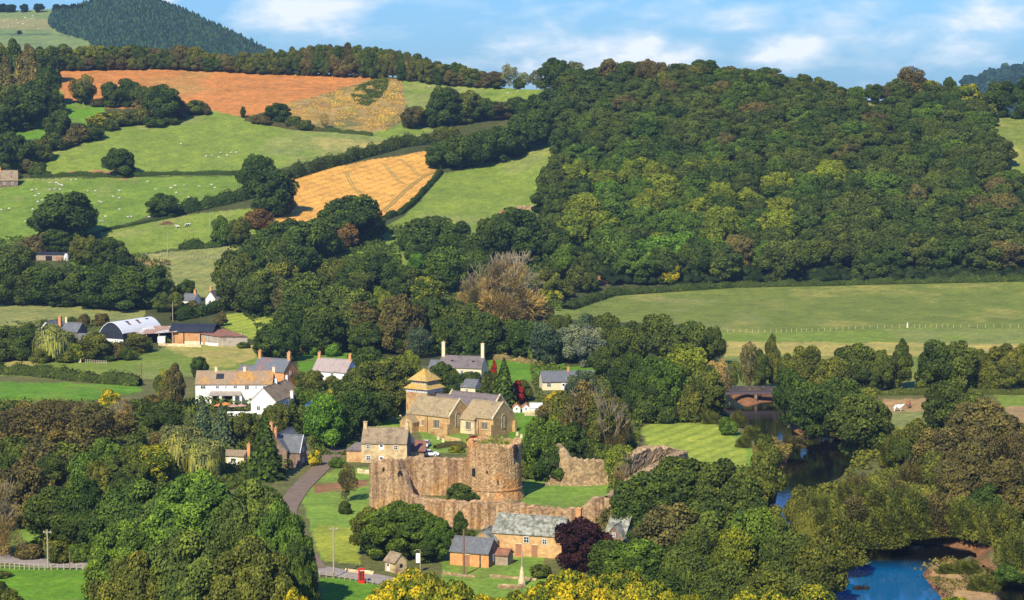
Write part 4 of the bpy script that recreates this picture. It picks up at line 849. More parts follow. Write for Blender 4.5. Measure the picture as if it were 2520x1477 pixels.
# under-wood and far conifers: masses nobody could count
def mass(name, polys, step, size, col, label, surf, seed, tintr=(.0, .6), cone=False, hgt=10, wid=4.5):
    rng = np.random.RandomState(seed); Vs = []; Fs = []; tn = []; b = 0
    xs_, ys_ = [p[0] for p in polys], [p[1] for p in polys]
    xx, yy = np.meshgrid(np.arange(min(xs_), max(xs_), step[0]), np.arange(min(ys_), max(ys_), step[1])); xx = xx.ravel() + rng.uniform(-.5, .5, xx.size) * step[0]; yy = yy.ravel() + rng.uniform(-.5, .5, yy.size) * step[1]
    m = in_poly(xx, yy, polys); xx, yy = xx[m], yy[m]
    for px, py in zip(xx, yy):
        X, Y, Z = surf(px, py)[:3]; h = hgt * rng.uniform(.75, 1.2); w = wid * rng.uniform(.8, 1.25)
        if cone:
            k = 6; zz = np.array([.05, .3, .3, .58, .58, 1.0]); rd = np.array([.5, .34, .44, .2, .28, .0])
            ph = rng.rand() * 6
            for j in range(3):
                a0 = ph + j; ring = [(X + math.cos(a0 + i * 1.047) * rd[2 * j] * w * (1 + .25 * (i % 2)), Y + math.sin(a0 + i * 1.047) * rd[2 * j] * w, Z + zz[2 * j] * h) for i in range(6)]
                Vs += ring + [(X, Y, Z + min(1, zz[2 * j] + .5) * h)]
                Fs += [(b + i, b + (i + 1) % 6, b + 6) for i in range(6)]; b += 7; tn += [rng.uniform(*tintr)] * 6
        else:
            iv, itf = ico(); nn_ = 1 + .22 * rng.normal(0, 1, (len(iv), 1)); Vs += (iv * nn_ * [w, w, h * .5] + [X, Y, Z + h * .45]).tolist(); Fs += (itf + b).tolist(); b += len(iv)
            tn += list(np.clip(rng.rand() * .4 + rng.rand(len(itf)) * .4, 0, 1))
    me = mesh_mixed(np.array(Vs), np.zeros((0, 4), int), np.array(Fs), np.array([]), M_LEAF, name)
    me.attributes['tint'].data.foreach_set('value', np.array(tn, np.float32))
    o = link(name, me); o.color = (*C_[col], 1); tag(o, label, 'woodland', kind='stuff'); return o
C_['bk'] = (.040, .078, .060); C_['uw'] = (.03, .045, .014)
mass('conifer_woods', [(128,40),(215,12),(300,-2),(380,4),(440,26),(520,62),(600,100),(680,142),(760,190),(780,240),(300,240),(220,102),(150,82),(120,60)], (4.6, 3.0), 0, 'bk', 'blue-green conifer plantation covering the far hill', far_at, 3, (.1, .75), cone=True, hgt=6.5, wid=4.4)
mass('ridge_woods', [(2380,212),(2450,188),(2519,174),(2700,152),(2700,300),(2360,300)], (9, 7), 0, 'bk', 'hazy wooded hill far beyond the crest', dist_at, 4, hgt=14, wid=8)
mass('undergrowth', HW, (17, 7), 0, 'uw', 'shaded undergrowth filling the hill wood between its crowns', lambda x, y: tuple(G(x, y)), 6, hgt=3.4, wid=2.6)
def scrub(polys, n, h, size, col, label, seed, name='undergrowth'):
    rng = np.random.RandomState(seed); xs_, ys_ = [p[0] for p in polys], [p[1] for p in polys]
    x = rng.uniform(min(xs_), max(xs_), n * 3); y = rng.uniform(min(ys_), max(ys_), n * 3); m = in_poly(x, y, polys); x, y = x[m][:n], y[m][:n]
    B_ = ground_arr(x, y); w = vnoise(B_[:, 0], B_[:, 1], 5.0, seed) ; k = w > .34; B_ = B_[k]; w = w[k]; hh = h * (w - .25) * 1.6
    B_[:, 2] += rng.rand(len(B_)) ** .6 * hh
    nr_ = rng.normal(0, 1, B_.shape) * [.6, .6, .4] + [0, -.2, .7]
    V_ = quads(B_, nr_, size * rng.uniform(.6, 1.4, len(B_)), rng, jitter=.6)
    me = mesh_mixed(V_, np.arange(len(V_)).reshape(-1, 4), None, np.clip(w * .6 + rng.rand(len(B_)) * .5, 0, 1), M_LEAF, name); o = link(name, me); o.color = (*C_[col], 1); tag(o, label, 'undergrowth', kind='stuff')
scrub([(-60,995),(300,1000),(480,985),(620,1000),(720,1160),(600,1200),(300,1250),(120,1235),(-60,1235)], 42000, 2.4, .55, 'od', 'tangled low growth between the trees left of the village', 21)
scrub([(-60,1335),(220,1368),(420,1398),(480,1300),(250,1250),(100,1340)], 9000, 1.6, .45, 'ol', 'weedy bank above the road', 22)
scrub([(700,930),(1000,900),(1000,1010),(920,1050),(860,1120),(780,1120),(700,1040)], 16000, 1.8, .5, 'od', 'garden growth between the village houses', 23)
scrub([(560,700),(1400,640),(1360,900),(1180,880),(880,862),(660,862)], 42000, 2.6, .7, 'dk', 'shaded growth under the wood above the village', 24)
scrub([(1300,890),(1500,930),(1780,930),(1790,1040),(1580,1045),(1570,1100),(1480,1150),(1330,1170),(1290,1110),(1320,1000)], 26000, 2.2, .5, 'od', 'bushy growth around the mown lawn', 25)
scrub([(1780,960),(2150,960),(2190,1070),(2300,1070),(2330,990),(2440,1010),(2600,1110),(2600,1500),(2470,1385),(2430,1345),(2330,1322),(2200,1315),(2080,1345),(1990,1290),(1960,1215),(2070,1185),(2115,1120),(2080,1072),(1950,1035),(1940,985),(1780,955)], 70000, 2.4, .5, 'ol', 'rough weedy growth on the far river bank', 26)
scrub([(1500,1200),(1700,1160),(1860,1150),(1920,1200),(1890,1250),(2020,1400),(2020,1560),(1480,1560),(1440,1400)], 40000, 2.2, .5, 'od', 'shaded growth between castle and river', 27)
scrub([(1860,1090),(1900,1085),(1950,1110),(1920,1150),(1900,1200),(1870,1160),(1850,1110)], 6000, 1.6, .4, 'ob', 'brown reeds on the near river bank', 28, 'reeds')
scrub([(2250,1400),(2330,1375),(2440,1402),(2460,1500),(2340,1480)], 2200, 1.0, .35, 'ob', 'dry weeds on the sandy river island', 29, 'reeds')
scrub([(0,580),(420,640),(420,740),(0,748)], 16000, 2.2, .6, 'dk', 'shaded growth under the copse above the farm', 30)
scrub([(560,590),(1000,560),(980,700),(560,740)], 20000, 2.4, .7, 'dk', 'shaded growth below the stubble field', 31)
scrub([(60,790),(330,790),(380,850),(330,888),(-60,890),(-60,800)], 14000, 1.6, .5, 'od', 'rough growth round the farm', 32)
scrub([(862,232),(885,212),(925,198),(958,196),(950,222),(930,246),(905,262),(875,256)], 6000, 1.4, .6, 'od', 'dark gorse on the bracken bank', 33)
scrub([(716,292),(700,257),(790,234),(880,205),(950,190),(988,198),(1000,290),(940,325)], 16000, .6, .45, 'bc', 'golden bracken covering the steep bank', 34, 'bracken')
trees_far = [(5,22,30),(25,18,34),(60,8,22),(95,14,30),(140,12,26),(160,14,28),(180,10,24),(200,14,26)]
for i, (x, h, w) in enumerate(trees_far):
    X, Y, Z, D = far_at(x, 30); s = D / F
    r_ = empty('broadleaf_tree', (X, Y, Z - .5), i, (w * s, w * s, 22 * s)); c = link('crown', PRO['oak'][i % 6], r_); c.color = (.03, .055, .03, 1)
    t_ = link('trunk', TR['solid'][0], r_)
    tag(r_, 'small dark tree on the far left hilltop, ' + ORD[i] + ' from left along the crest', 'tree', 'trees on the far hilltop')
X, Y, Z, D = far_at(48, 84); s = D / F
r_ = empty('broadleaf_tree', (X, Y, Z - .3), 0, (14 * s, 14 * s, 11 * s)); c = link('crown', PRO['oak'][1], r_); c.color = (.03, .055, .03, 1); link('trunk', TR['solid'][0], r_)
tag(r_, 'lone dark bush in the pale meadow on the far hill', 'tree', 'trees on the far hilltop')
# ================================================================ BUILDINGS
M_ST = patchy('cream_stone', (.62,.46,.24), (.46,.29,.15), cell=1.6, pscale=.5, cvar=.4)
M_STO = patchy('orange_stone', (.62,.38,.17), (.55,.28,.12), cell=1.7, pscale=.5, cvar=.4)
M_CH = patchy('church_stone', (.54,.35,.15), (.44,.24,.10), cell=1.6, pscale=.3, cvar=.4)
M_CPL = patchy('pale_church_stone', (.66,.54,.32), (.56,.40,.22), cell=1.5, pscale=.5, cvar=.3)
M_KEEP = patchy('keep_stone', (.51,.33,.16), (.58,.28,.095), thr=(.50,.62), pscale=.16, cell=2.6, cvar=.65, streak=(.66,.58,.52), bump=1.0)
M_WALL = patchy('curtain_stone', (.45,.285,.15), (.54,.31,.12), thr=(.52,.64), pscale=.2, cell=3.0, cvar=.75, streak=(.50,.45,.43), bump=1.0)
M_RUB = patchy('rubble_stone', (.40,.27,.14), (.28,.19,.10), pscale=.4, cell=1.8, cvar=.75, bump=1.0)
M_BRK = patchy('red_brick', (.50,.20,.09), (.58,.28,.12), cell=5, pscale=.6, cvar=.3, bump=.3)
M_BRO = patchy('orange_brick', (.66,.30,.11), (.72,.38,.16), cell=4, pscale=.6, cvar=.3, bump=.3)
M_DKST = patchy('dark_brown_stone', (.24,.16,.11), (.16,.11,.08), cell=2, pscale=.6, cvar=.5)
M_WHT = plain('white_render', (.80,.78,.73), .85, var=.08, scale=1.2)
M_CRM = plain('cream_render', (.78,.64,.40), .85, var=.10, scale=1.2)
M_TILE = patchy('brown_stone_tiles', (.34,.25,.15), (.24,.17,.11), cell=3.2, pscale=.6, cvar=.35, row=2.4, bump=.5)
M_TILEG = patchy('grey_gold_tiles', (.39,.29,.155), (.30,.225,.13), cell=3, pscale=.5, cvar=.35, row=2.4, bump=.5)
M_TILEO = patchy('lichened_orange_tiles', (.36,.25,.15), (.52,.27,.08), thr=(.48, .58), cell=3, pscale=.16, cvar=.35, row=2.4, bump=.5)
M_GOLD = patchy('golden_lichen_tiles', (.50,.35,.13), (.62,.37,.08), thr=(.44,.56), cell=3, pscale=.6, cvar=.3, row=2.4, bump=.5)
M_SLP = patchy('purple_grey_slate', (.20,.16,.15), (.15,.125,.125), cell=3.5, pscale=.4, cvar=.3, row=3, bump=.3)
M_SLG = patchy('grey_slate', (.155,.157,.165), (.20,.20,.20), cell=3.5, pscale=.5, cvar=.3, row=3, bump=.3)
M_SLX = patchy('slate_half_purple', (.16,.17,.18), (.24,.165,.165), thr=(.50,.53), cell=3.5, pscale=.12, cvar=.25, row=3, bump=.3)
M_SLPK = patchy('pinkish_grey_slate', (.42,.33,.29), (.37,.29,.26), cell=3.5, pscale=.4, cvar=.2, row=3, bump=.3)
M_MOSS = patchy('mossy_stone_slates', (.33,.32,.26), (.17,.17,.12), thr=(.46,.58), cell=2.2, pscale=1.1, cvar=.55, bump=.9)
M_GLS = plain('dark_glass', (.035,.04,.045), .12, var=.2)
M_FRW = plain('white_paint', (.78,.77,.74), .6, var=.05)
M_LEAD = plain('grey_leading', (.50,.42,.30), .6, var=.1)
M_WOOD = plain('weathered_boards', (.36,.27,.19), .85, var=.3, scale=1.5)
M_WOODO = patchy('orange_boards', (.60,.31,.13), (.50,.24,.10), cell=2.4, pscale=.6, cvar=.3, stretch=(3, 3, .25), bump=.3)
M_WOODG = patchy('grey_boards', (.40,.34,.27), (.30,.24,.19), cell=2.4, pscale=.6, cvar=.3, stretch=(4, 4, .2), bump=.3)
M_DOOR = plain('brown_door', (.36,.17,.10), .7, var=.2, scale=4)
M_BLKT = plain('black_tin', (.030,.034,.045), .55, var=.3, scale=.6)
M_WTIN = patchy('white_tin_roof', (.74,.73,.72), (.60,.30,.16), thr=(.66,.72), cell=1.5, pscale=.35, cvar=.06, bump=.1, rough=.5)
M_RUST = patchy('rusty_tin', (.30,.13,.08), (.22,.12,.09), cell=2, pscale=.5, cvar=.3, bump=.2)
M_RTIN = patchy('rust_streaked_tin', (.42,.25,.17), (.62,.60,.56), thr=(.5,.54), cell=1, pscale=.22, cvar=.25, bump=.1, rough=.6)
M_BLUE = plain('blue_grey_slate_hanging', (.13,.25,.33), .7, var=.1)
M_RED = plain('red_paint', (.75,.035,.02), .35, var=.05)
M_POLE = plain('pale_pole_wood', (.42,.35,.25), .85, var=.2)
M_POLEB = plain('brown_pole_wood', (.26,.12,.07), .85, var=.2)
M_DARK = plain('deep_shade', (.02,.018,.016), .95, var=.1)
M_IRON = plain('dark_iron', (.10,.075,.085), .6, var=.15)
M_GRN = plain('grass_tuft', (.16,.24,.05), .95, var=.3)
def openings(root, L, dep, wins, ox=0.0, oy=0.0):
    """windows and doors: (face, pos, z, w, h, style). face f/b/l/r; style: w window, m mullioned, d door, o dark opening, a arched, p white panel, s skylight"""
    for (face, u, z, w, h, sty) in wins:
        fr = MB(); pn = MB()
        T = .10
        def place(m, a0, a1, z0, z1, d0, d1):
            if face == 'f': m.box(a0, a1, -d1, -d0, z0, z1)
            elif face == 'b': m.box(a0, a1, dep + d0, dep + d1, z0, z1)
            elif face == 'r': m.box(L + d0, L + d1, a0, a1, z0, z1)
            else: m.box(-d1, -d0, a0, a1, z0, z1)
        x0, x1 = u - w / 2, u + w / 2
        if sty in 'wm':
            f = .09 if sty == 'w' else .07
            place(fr, x0, x1, z, z + f, .0, .10); place(fr, x0, x1, z + h - f, z + h, .0, .10); place(fr, x0, x0 + f, z + f, z + h - f, .0, .10); place(fr, x1 - f, x1, z + f, z + h - f, .0, .10)
            nb = 1 if sty == 'w' else max(2, int(w / .45)); 
            for i in range(nb):
                c = x0 + w * (i + 1) / (nb + 1); place(fr, c - (.035 if sty == 'w' else .06), c + (.035 if sty == 'w' else .06), z + f, z + h - f, .0, .09)
            if sty == 'w': place(fr, x0 + f, x1 - f, z + h * .52, z + h * .52 + .06, .0, .085)
            place(pn, x0 + f, x1 - f, z + f, z + h - f, .005, .05)
            wo_ = fr.build('window', M_FRW if sty == 'w' else M_LEAD, root); wo_.location = (ox, oy, 0); pn.build('pane', M_GLS, wo_)
            if sty == 'm':
                s_ = MB(); place(s_, x0 - .15, x1 + .15, z + h + .02, z + h + .2, 0, .14); place(s_, x0 - .12, x1 + .12, z - .2, z - .02, 0, .16); s_.build('sill', M_CPL, wo_)
        elif sty == 'a':
            n = 10; pts = [(x0, z)] + [(x0, z + h * .62)]
            for i in range(1, n): 
                a_ = math.pi * (1 - i / n); pts.append((u + math.cos(a_) * w / 2, z + h * .62 + (math.sin(a_) ** .8) * h * .38))
            pts += [(x1, z + h * .62), (x1, z)]
            def poly(m, P_, d0, d1):
                if face == 'f': m.prism(P_, 'y', -d1, -d0)
                elif face == 'r': m.prism(P_, 'x', L + d0, L + d1)
                else: m.prism(P_, 'x', -d1, -d0)
            big = [(u + (p[0] - u) * 1.25, z + (p[1] - z) * 1.08 - .08) for p in pts]
            poly(fr, big, 0, .06); wo_ = fr.build('window', M_CPL, root); wo_.location = (ox, oy, 0)
            poly(pn, pts, .065, .10); pn.build('pane', M_GLS, wo_)
            br = MB()
            for i in range(1, 4):
                c = x0 + w * i / 4; place(br, c - .05, c + .05, z, z + h * (.92 if i == 2 else .84), .07, .16)
            br.build('mullion', M_CPL, wo_)
        elif sty == 'd':
            place(fr, x0, x1, z, z + h, 0, .07); d_ = fr.build('door', M_DOOR, root); d_.location = (ox, oy, 0)
            place(pn, x0 - .12, x1 + .12, z + h + .01, z + h + .16, 0, .10); pn.build('lintel', M_CPL, d_)
        elif sty == 'p':
            place(fr, x0, x1, z, z + h, 0, .08); d_ = fr.build('door', M_FRW, root); d_.location = (ox, oy, 0)
            place(pn, x0 + w * .22, x1 - w * .22, z + h * .55, z + h * .85, .082, .11); pn.build('pane', M_GLS, d_)
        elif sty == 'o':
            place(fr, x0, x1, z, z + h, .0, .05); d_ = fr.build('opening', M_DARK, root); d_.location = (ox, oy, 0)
def chimney(root, x, y, z0, z1, w, mat, pots=1, d=None):
    c = MB(); d = d or w * .8; c.box(x - w / 2, x + w / 2, y - d / 2, y + d / 2, z0, z1); c.box(x - w / 2 - .07, x + w / 2 + .07, y - d / 2 - .07, y + d / 2 + .07, z1 + .003, z1 + .16)
    o = c.build('chimney', mat, root); p = MB()
    for i in range(pots):
        px_ = x + (i - (pots - 1) / 2) * .4; p.tube((px_, y, z1 + .16), (px_, y, z1 + .6), .13, .11, 8)
    if pots: p.build('chimney_pot', M_BRO if mat is not M_ST else M_CRM, o)
    return o
def block(root, L, dep, eave, ridge, wm, rm, ox=0, oy=0, over=.28, axis='x', gable_over=.12, base=-1.5, parapet=None, hipL=0, hipR=0, name='wall', rname='roof', th=.16):
    """a gabled volume: walls and a roof of two slabs. axis 'x': ridge along x"""
    w = MB(); e, r = eave, ridge
    if axis == 'x': D_, L_ = dep, L
    else: D_, L_ = L, dep
    sl = (r - e) / (D_ / 2)
    if hipL or hipR: pts = [(0, base), (D_, base), (D_, e - .05), (0, e - .05)]
    else: pts = [(0, base), (D_, base), (D_, e - .05), (D_ / 2, r - .05), (0, e - .05)]
    w.prism(pts, 'x', 0, L_)
    if axis == 'y': w.v = [(v[1], v[0], v[2]) for v in w.v]
    wo_ = w.build(name, wm, root); wo_.location = (ox, oy, 0)
    q = MB(); go = gable_over; ze = e - over * sl
    for sgn in (0, 1):
        y0, y1 = (-over, D_ / 2) if sgn == 0 else (D_ + over, D_ / 2)
        a, b_ = (-go, L_ + go); ra, rb = (a + hipL if hipL else a), (b_ - hipR if hipR else b_)
        vs = [(a, y0, ze), (b_, y0, ze), (rb, y1, r), (ra, y1, r), (a, y0, ze + th), (b_, y0, ze + th), (rb, y1, r + th), (ra, y1, r + th)]
        q.add(vs, [(0, 3, 2, 1), (4, 5, 6, 7), (0, 1, 5, 4), (2, 3, 7, 6), (0, 4, 7, 3), (1, 2, 6, 5)])
    if hipL: q.add([(-go, -over, ze + th), (-go, D_ + over, ze + th), (-go + hipL, D_ / 2, r + th)], [(0, 1, 2)])
    if hipR: q.add([(L_ + go, -over, ze + th), (L_ + go, D_ + over, ze + th), (L_ + go - hipR, D_ / 2, r + th)], [(0, 1, 2)])
    if not (hipL or hipR):
        q.prism([(D_ / 2 - .14, r + th - .02), (D_ / 2 + .14, r + th - .02), (D_ / 2, r + th + .12)], 'x', -go, L_ + go)
    if axis == 'y': q.v = [(v[1], v[0], v[2]) for v in q.v]
    ro = q.build(rname, rm, root); ro.location = (ox, oy, 0)
    return wo_, ro
def site(name, A, B, label, cat, group=None):
    a, b = G(*A), G(*B); rz = math.atan2(b.y - a.y, b.x - a.x); L = math.hypot(b.x - a.x, b.y - a.y)
    r_ = empty(name, (a.x, a.y, min(a.z, b.z)), rz); tag(r_, label, cat, group); return r_, L
# ---------------------------------------------------------------- the church
def church():
    O = G(1106.7, 1070); rz = -R(35)
    r_ = empty('church', (O.x, O.y, O.z), rz); tag(r_, 'stone church with stone-tiled roofs and a timber belfry tower', 'church')
    block(r_, 13, 8.5, 4.3, 7.8, M_CH, M_TILEG, -13, 0, parapet=1, gable_over=-.25, name='wall', rname='roof')
    block(r_, 15.0, 6, 4.6, 7.4, M_CH, M_SLP, -12.6, 8.503, gable_over=-.1)
    block(r_, 14.5, 6, 4.6, 7.5, M_CH, M_SLP, -12.2, 14.506, gable_over=-.2)
    block(r_, 9.3, 8.6, 4.1, 7.3, M_CH, M_TILEG, .003, 4.7, gable_over=-.25)
    block(r_, 3.6, 2.8, 2.5, 4.1, M_CH, M_TILEG, -12.9, -2.6, axis='y', gable_over=.1)
    # projecting pale bay of the chancel
    b = MB(); b.prism([(4.5, -1), (3.9, -1), (3.9, 3.3), (4.5, 3.3)], 'x', .2, 4.4); b.build('bay', M_CPL, r_)
    q = MB(); q.add([(0, 3.6, 3.35), (4.6, 3.6, 3.35), (4.6, 6.0, 5.15), (0, 6.0, 5.15), (0, 3.6, 3.5), (4.6, 3.6, 3.5), (4.6, 6.0, 5.3), (0, 6.0, 5.3)], [(0,3,2,1),(4,5,6,7),(0,1,5,4),(2,3,7,6),(0,4,7,3),(1,2,6,5)]); q.build('roof', M_TILEG, r_)
    # gable copings
    def coping(x, y0, w_, e, rg, name='coping'):
        c = MB()
        for s in (0, 1):
            ya, yb = (y0 - .25, y0 + w_ / 2) if s == 0 else (y0 + w_ + .25, y0 + w_ / 2)
            c.add([(x - .28, ya, e - .15), (x + .06, ya, e - .15), (x + .06, yb, rg + .30), (x - .28, yb, rg + .30), (x - .28, ya, e + .30), (x + .06, ya, e + .30), (x + .06, yb, rg + .75), (x - .28, yb, rg + .75)], [(0,3,2,1),(4,5,6,7),(0,1,5,4),(2,3,7,6),(0,4,7,3),(1,2,6,5)])
        c.build(name, M_CPL, r_)
    coping(0, 0, 8.5, 4.3, 7.6); coping(9.3, 4.7, 8.6, 4.1, 7.1); coping(2.35, 14.5, 6, 4.6, 7.3); coping(-12.1, 14.5, 6, 4.6, 7.3)
    openings(r_, 0, 8.5, [('r', 3.2, 1.6, 1.7, 3.4, 'a')])
    openings(r_, 9.3, 8.6, [('r', 4.3, 1.3, 1.5, 3.3, 'a')], 0, 4.7)
    openings(r_, 0, 8.5, [('f', -4.0, 1.3, 1.7, 2.0, 'm'), ('f', -8.0, 1.6, .8, 1.4, 'm')])
    openings(r_, 0, 8.5, [('f', 2.6, 1.1, 1.5, 1.9, 'm')], 0, 3.9)
    openings(r_, 0, 8.5, [('f', 6.8, 1.4, 1.6, 1.7, 'm')], 0, 4.7)
    for (x, y, zt) in ((-6.6, -.12, 4.2), (-.1, 4.5, 4.0), (5.0, 4.58, 4.0)):
        m = MB(); m.tube((x, y, 0), (x, y, zt), .07, .07, 6); m.build('drainpipe', M_IRON, r_)
    for (x0, x1, y0, y1) in ((-.9, .0, -1.0, -.003), (8.4, 9.3, 3.8, 4.697), (9.303, 10.1, 12.6, 13.3)):
        m = MB(); m.prism([(x0, y0), (x1, y0), (x1, y1), (x0, y1)], 'z', -1, 2.6); m.build('buttress', M_CH, r_)
    # tower
    T = Vector((-15.9, 11.0)); hs = 3.2
    w = MB(); w.box(T.x - hs, T.x + hs, T.y - hs, T.y + hs, -1, 8.0); to = w.build('tower', M_CH, r_)
    w = MB(); w.box(T.x - hs - .05, T.x + hs + .05, T.y - hs - .05, T.y + hs + .05, 8.003, 8.85); w.build('belfry_louvre', M_FRW, to)
    sl = MB()
    for i in range(13):
        c = -hs + (i + .5) * (2 * hs / 13)
        sl.box(T.x + c - .08, T.x + c + .08, T.y - hs - .09, T.y - hs - .052, 8.08, 8.68); sl.box(T.x + hs + .052, T.x + hs + .09, T.y + c - .08, T.y + c + .08, 8.08, 8.68); sl.box(T.x - hs - .09, T.x - hs - .052, T.y + c - .08, T.y + c + .08, 8.08, 8.68)
    sl.build('slats', M_TILE, to)
    def frustum(z0, s0, z1, s1, nm, mt, thick=.2):
        f = MB(); v = [(T.x + a * s0, T.y + b * s0, z0) for a, b in ((-1,-1),(1,-1),(1,1),(-1,1))] + [(T.x + a * s1, T.y + b * s1, z1) for a, b in ((-1,-1),(1,-1),(1,1),(-1,1))]
        f.add(v, [(0,3,2,1),(0,1,5,4),(1,2,6,5),(2,3,7,6),(3,0,4,7),(4,5,6,7)]); return f.build(nm, mt, to)
    frustum(8.86, 3.75, 9.9, 2.45, 'skirt_roof', M_GOLD)
    w = MB(); w.box(T.x - 2.35, T.x + 2.35, T.y - 2.35, T.y + 2.35, 9.8, 10.85); w.build('belfry', M_CPL, to)
    sl = MB()
    for i in range(9):
        c = -2.1 + i * .525
        sl.box(T.x + c - .07, T.x + c + .07, T.y - 2.40, T.y - 2.352, 10.0, 10.6); sl.box(T.x + 2.352, T.x + 2.40, T.y + c - .07, T.y + c + .07, 10.0, 10.6); sl.box(T.x - 2.4, T.x - 2.352, T.y + c - .13, T.y + c + .13, 10.0, 10.6)
    sl.build('slats', M_IRON, to)
    frustum(10.853, 3.0, 13.6, .05, 'pyramid_roof', M_GOLD)
    v = MB(); v.tube((T.x, T.y, 13.4), (T.x, T.y, 14.4), .05, .03, 6); v.box(T.x - .3, T.x + .3, T.y - .02, T.y + .02, 14.1, 14.25); v.build('weathervane', M_IRON, to)
church()
# ---------------------------------------------------------------- houses
def h_terrace():
    r_, L = site('house', (481, 993), (670, 993), 'long white two-storey terrace with lichened orange-brown tiled roof', 'house')
    block(r_, L, 7, 5.2, 8.0, M_WHT, M_TILEO)
    fx = lambda c: (c - 140) / (1535 - 140) * L
    openings(r_, L, 7, [('f', fx(280), 3.9, 1.3, .95, 'w'), ('f', fx(540), 4.0, .9, .85, 'w'), ('f', fx(690), 4.0, .5, .75, 'w'), ('f', fx(865), 4.0, 1.0, .85, 'w'), ('f', fx(1075), 3.75, 1.2, 1.1, 'w'), ('f', fx(1240), 3.9, .45, .85, 'w'), ('f', fx(1390), 3.9, .8, .85, 'w'), ('f', fx(250), .9, 1.2, 1.2, 'w')])
    for x in (fx(490), fx(1010), fx(1540)): chimney(r_, x, 3.5, 7.4, 9.0, .7, M_CRM, 1)
    # slate-hung right gable
    g_ = MB(); g_.prism([(0.1, 2.9), (6.9, 2.9), (6.9, 5.2), (3.5, 7.85), (0.1, 5.2)], 'x', L + .01, L + .06); g_.build('slate_or_shade_sheet', M_BLUE, r_)
    sk = MB(); s = (8.0 - 5.2) / 3.5
    def onroof(x0, x1, y0, y1, t0, t1): sk.add([(x0, y0, 5.2 + s * y0 + t1), (x1, y0, 5.2 + s * y0 + t1), (x1, y1, 5.2 + s * y1 + t1), (x0, y1, 5.2 + s * y1 + t1), (x0, y0, 5.2 + s * y0 + t0), (x1, y0, 5.2 + s * y0 + t0), (x1, y1, 5.2 + s * y1 + t0), (x0, y1, 5.2 + s * y1 + t0)], [(0,1,2,3),(0,4,5,1),(1,5,6,2),(2,6,7,3),(3,7,4,0)])
    onroof(fx(505), fx(645), 1.2, 2.6, .1, .26); sk.build('solar_panel', M_GLS, r_)
    # veranda
    v = MB(); v.add([(fx(400), -2.9, 2.45), (fx(1000), -2.9, 2.45), (fx(960), -.02, 3.15), (fx(420), -.02, 3.15), (fx(400), -2.9, 2.6), (fx(1000), -2.9, 2.6), (fx(960), -.02, 3.3), (fx(420), -.02, 3.3)], [(0,3,2,1),(4,5,6,7),(0,1,5,4),(2,3,7,6),(0,4,7,3),(1,2,6,5)]); vo = v.build('veranda', M_WOODG, r_)
    p = MB()
    for x in (fx(440), fx(620), fx(860), fx(985)): p.box(x - .3, x + .3, -2.8, -2.3, -.5, 2.44)
    p.build('pier', M_WHT, vo)
    openings(r_, L, 7, [('f', fx(520), .1, 2.0, 2.0, 'o'), ('f', fx(740), .1, 2.0, 2.0, 'o')])
h_terrace()
def h_wing():
    r_, L = site('house', (606, 1022), (672, 1016), 'white gabled wing with a long brown roof beside the terrace', 'house')
    a = G(649, 1018); r_.rotation_euler.z = math.atan2(16.0, 4.4) - math.pi / 2 ; Lw = 6.6
    r_.location = (G(618, 1018).x, G(618, 1018).y, G(618, 1018).z)
    block(r_, Lw, 17, 3.4, 6.6, M_WHT, M_TILE, axis='y')
    chimney(r_, Lw / 2, 9, 6.0, 7.7, .6, M_WHT, 1); chimney(r_, Lw / 2, 16.5, 6.0, 7.6, .6, M_WHT, 1); chimney(r_, Lw + .6, 10, -1, 4.6, .8, M_WHT, 1)
    openings(r_, Lw, 17, [('r', 4, .9, 1.4, 1.6, 'w'), ('r', 8, .9, .8, 1.5, 'w'), ('f', 2.0, 1.0, 1.0, 1.1, 'w')])
h_wing()
def h_brick():
    r_, L = site('house', (621, 950), (699, 956), 'brick house with half purple half grey slate roof behind the terrace', 'house')
    block(r_, L, 6.5, 4.6, 7.5, M_BRO, M_SLX); chimney(r_, .45, 3.25, 6.8, 9.3, .8, M_BRO, 2); chimney(r_, L - .4, 3.25, 6.8, 9.4, .9, M_BRO, 2)
    block(r_, 6.2, 5, 3.2, 5.0, M_BRK, M_SLG, -6.203, 1.2)
    openings(r_, L, 6.5, [('f', 2, 3.0, .9, 1.0, 'w'), ('f', 6.5, 3.0, .9, 1.0, 'w'), ('r', 3.2, 3.4, .8, 1.0, 'w')])
h_brick()
def h_white():
    r_, L = site('house', (769, 950), (852, 956), 'white house with pinkish slate roof and brick end chimneys', 'house')
    block(r_, L, 6, 4.5, 7.4, M_WHT, M_SLPK); chimney(r_, .5, 3, 6.9, 8.8, .75, M_BRO, 2); chimney(r_, L - .5, 3, 6.9, 8.8, .75, M_BRO, 2)
    openings(r_, L, 6, [('f', 2.1, 2.9, 1.0, 1.1, 'w'), ('f', 6.3, 3.0, 1.0, 1.1, 'w'), ('f', 6.3, .8, 1.1, 1.2, 'w'), ('f', 4.2, 0, 1.0, 2.0, 'd'), ('r', 3.0, 2.9, .9, 1.3, 'w')])
h_white()
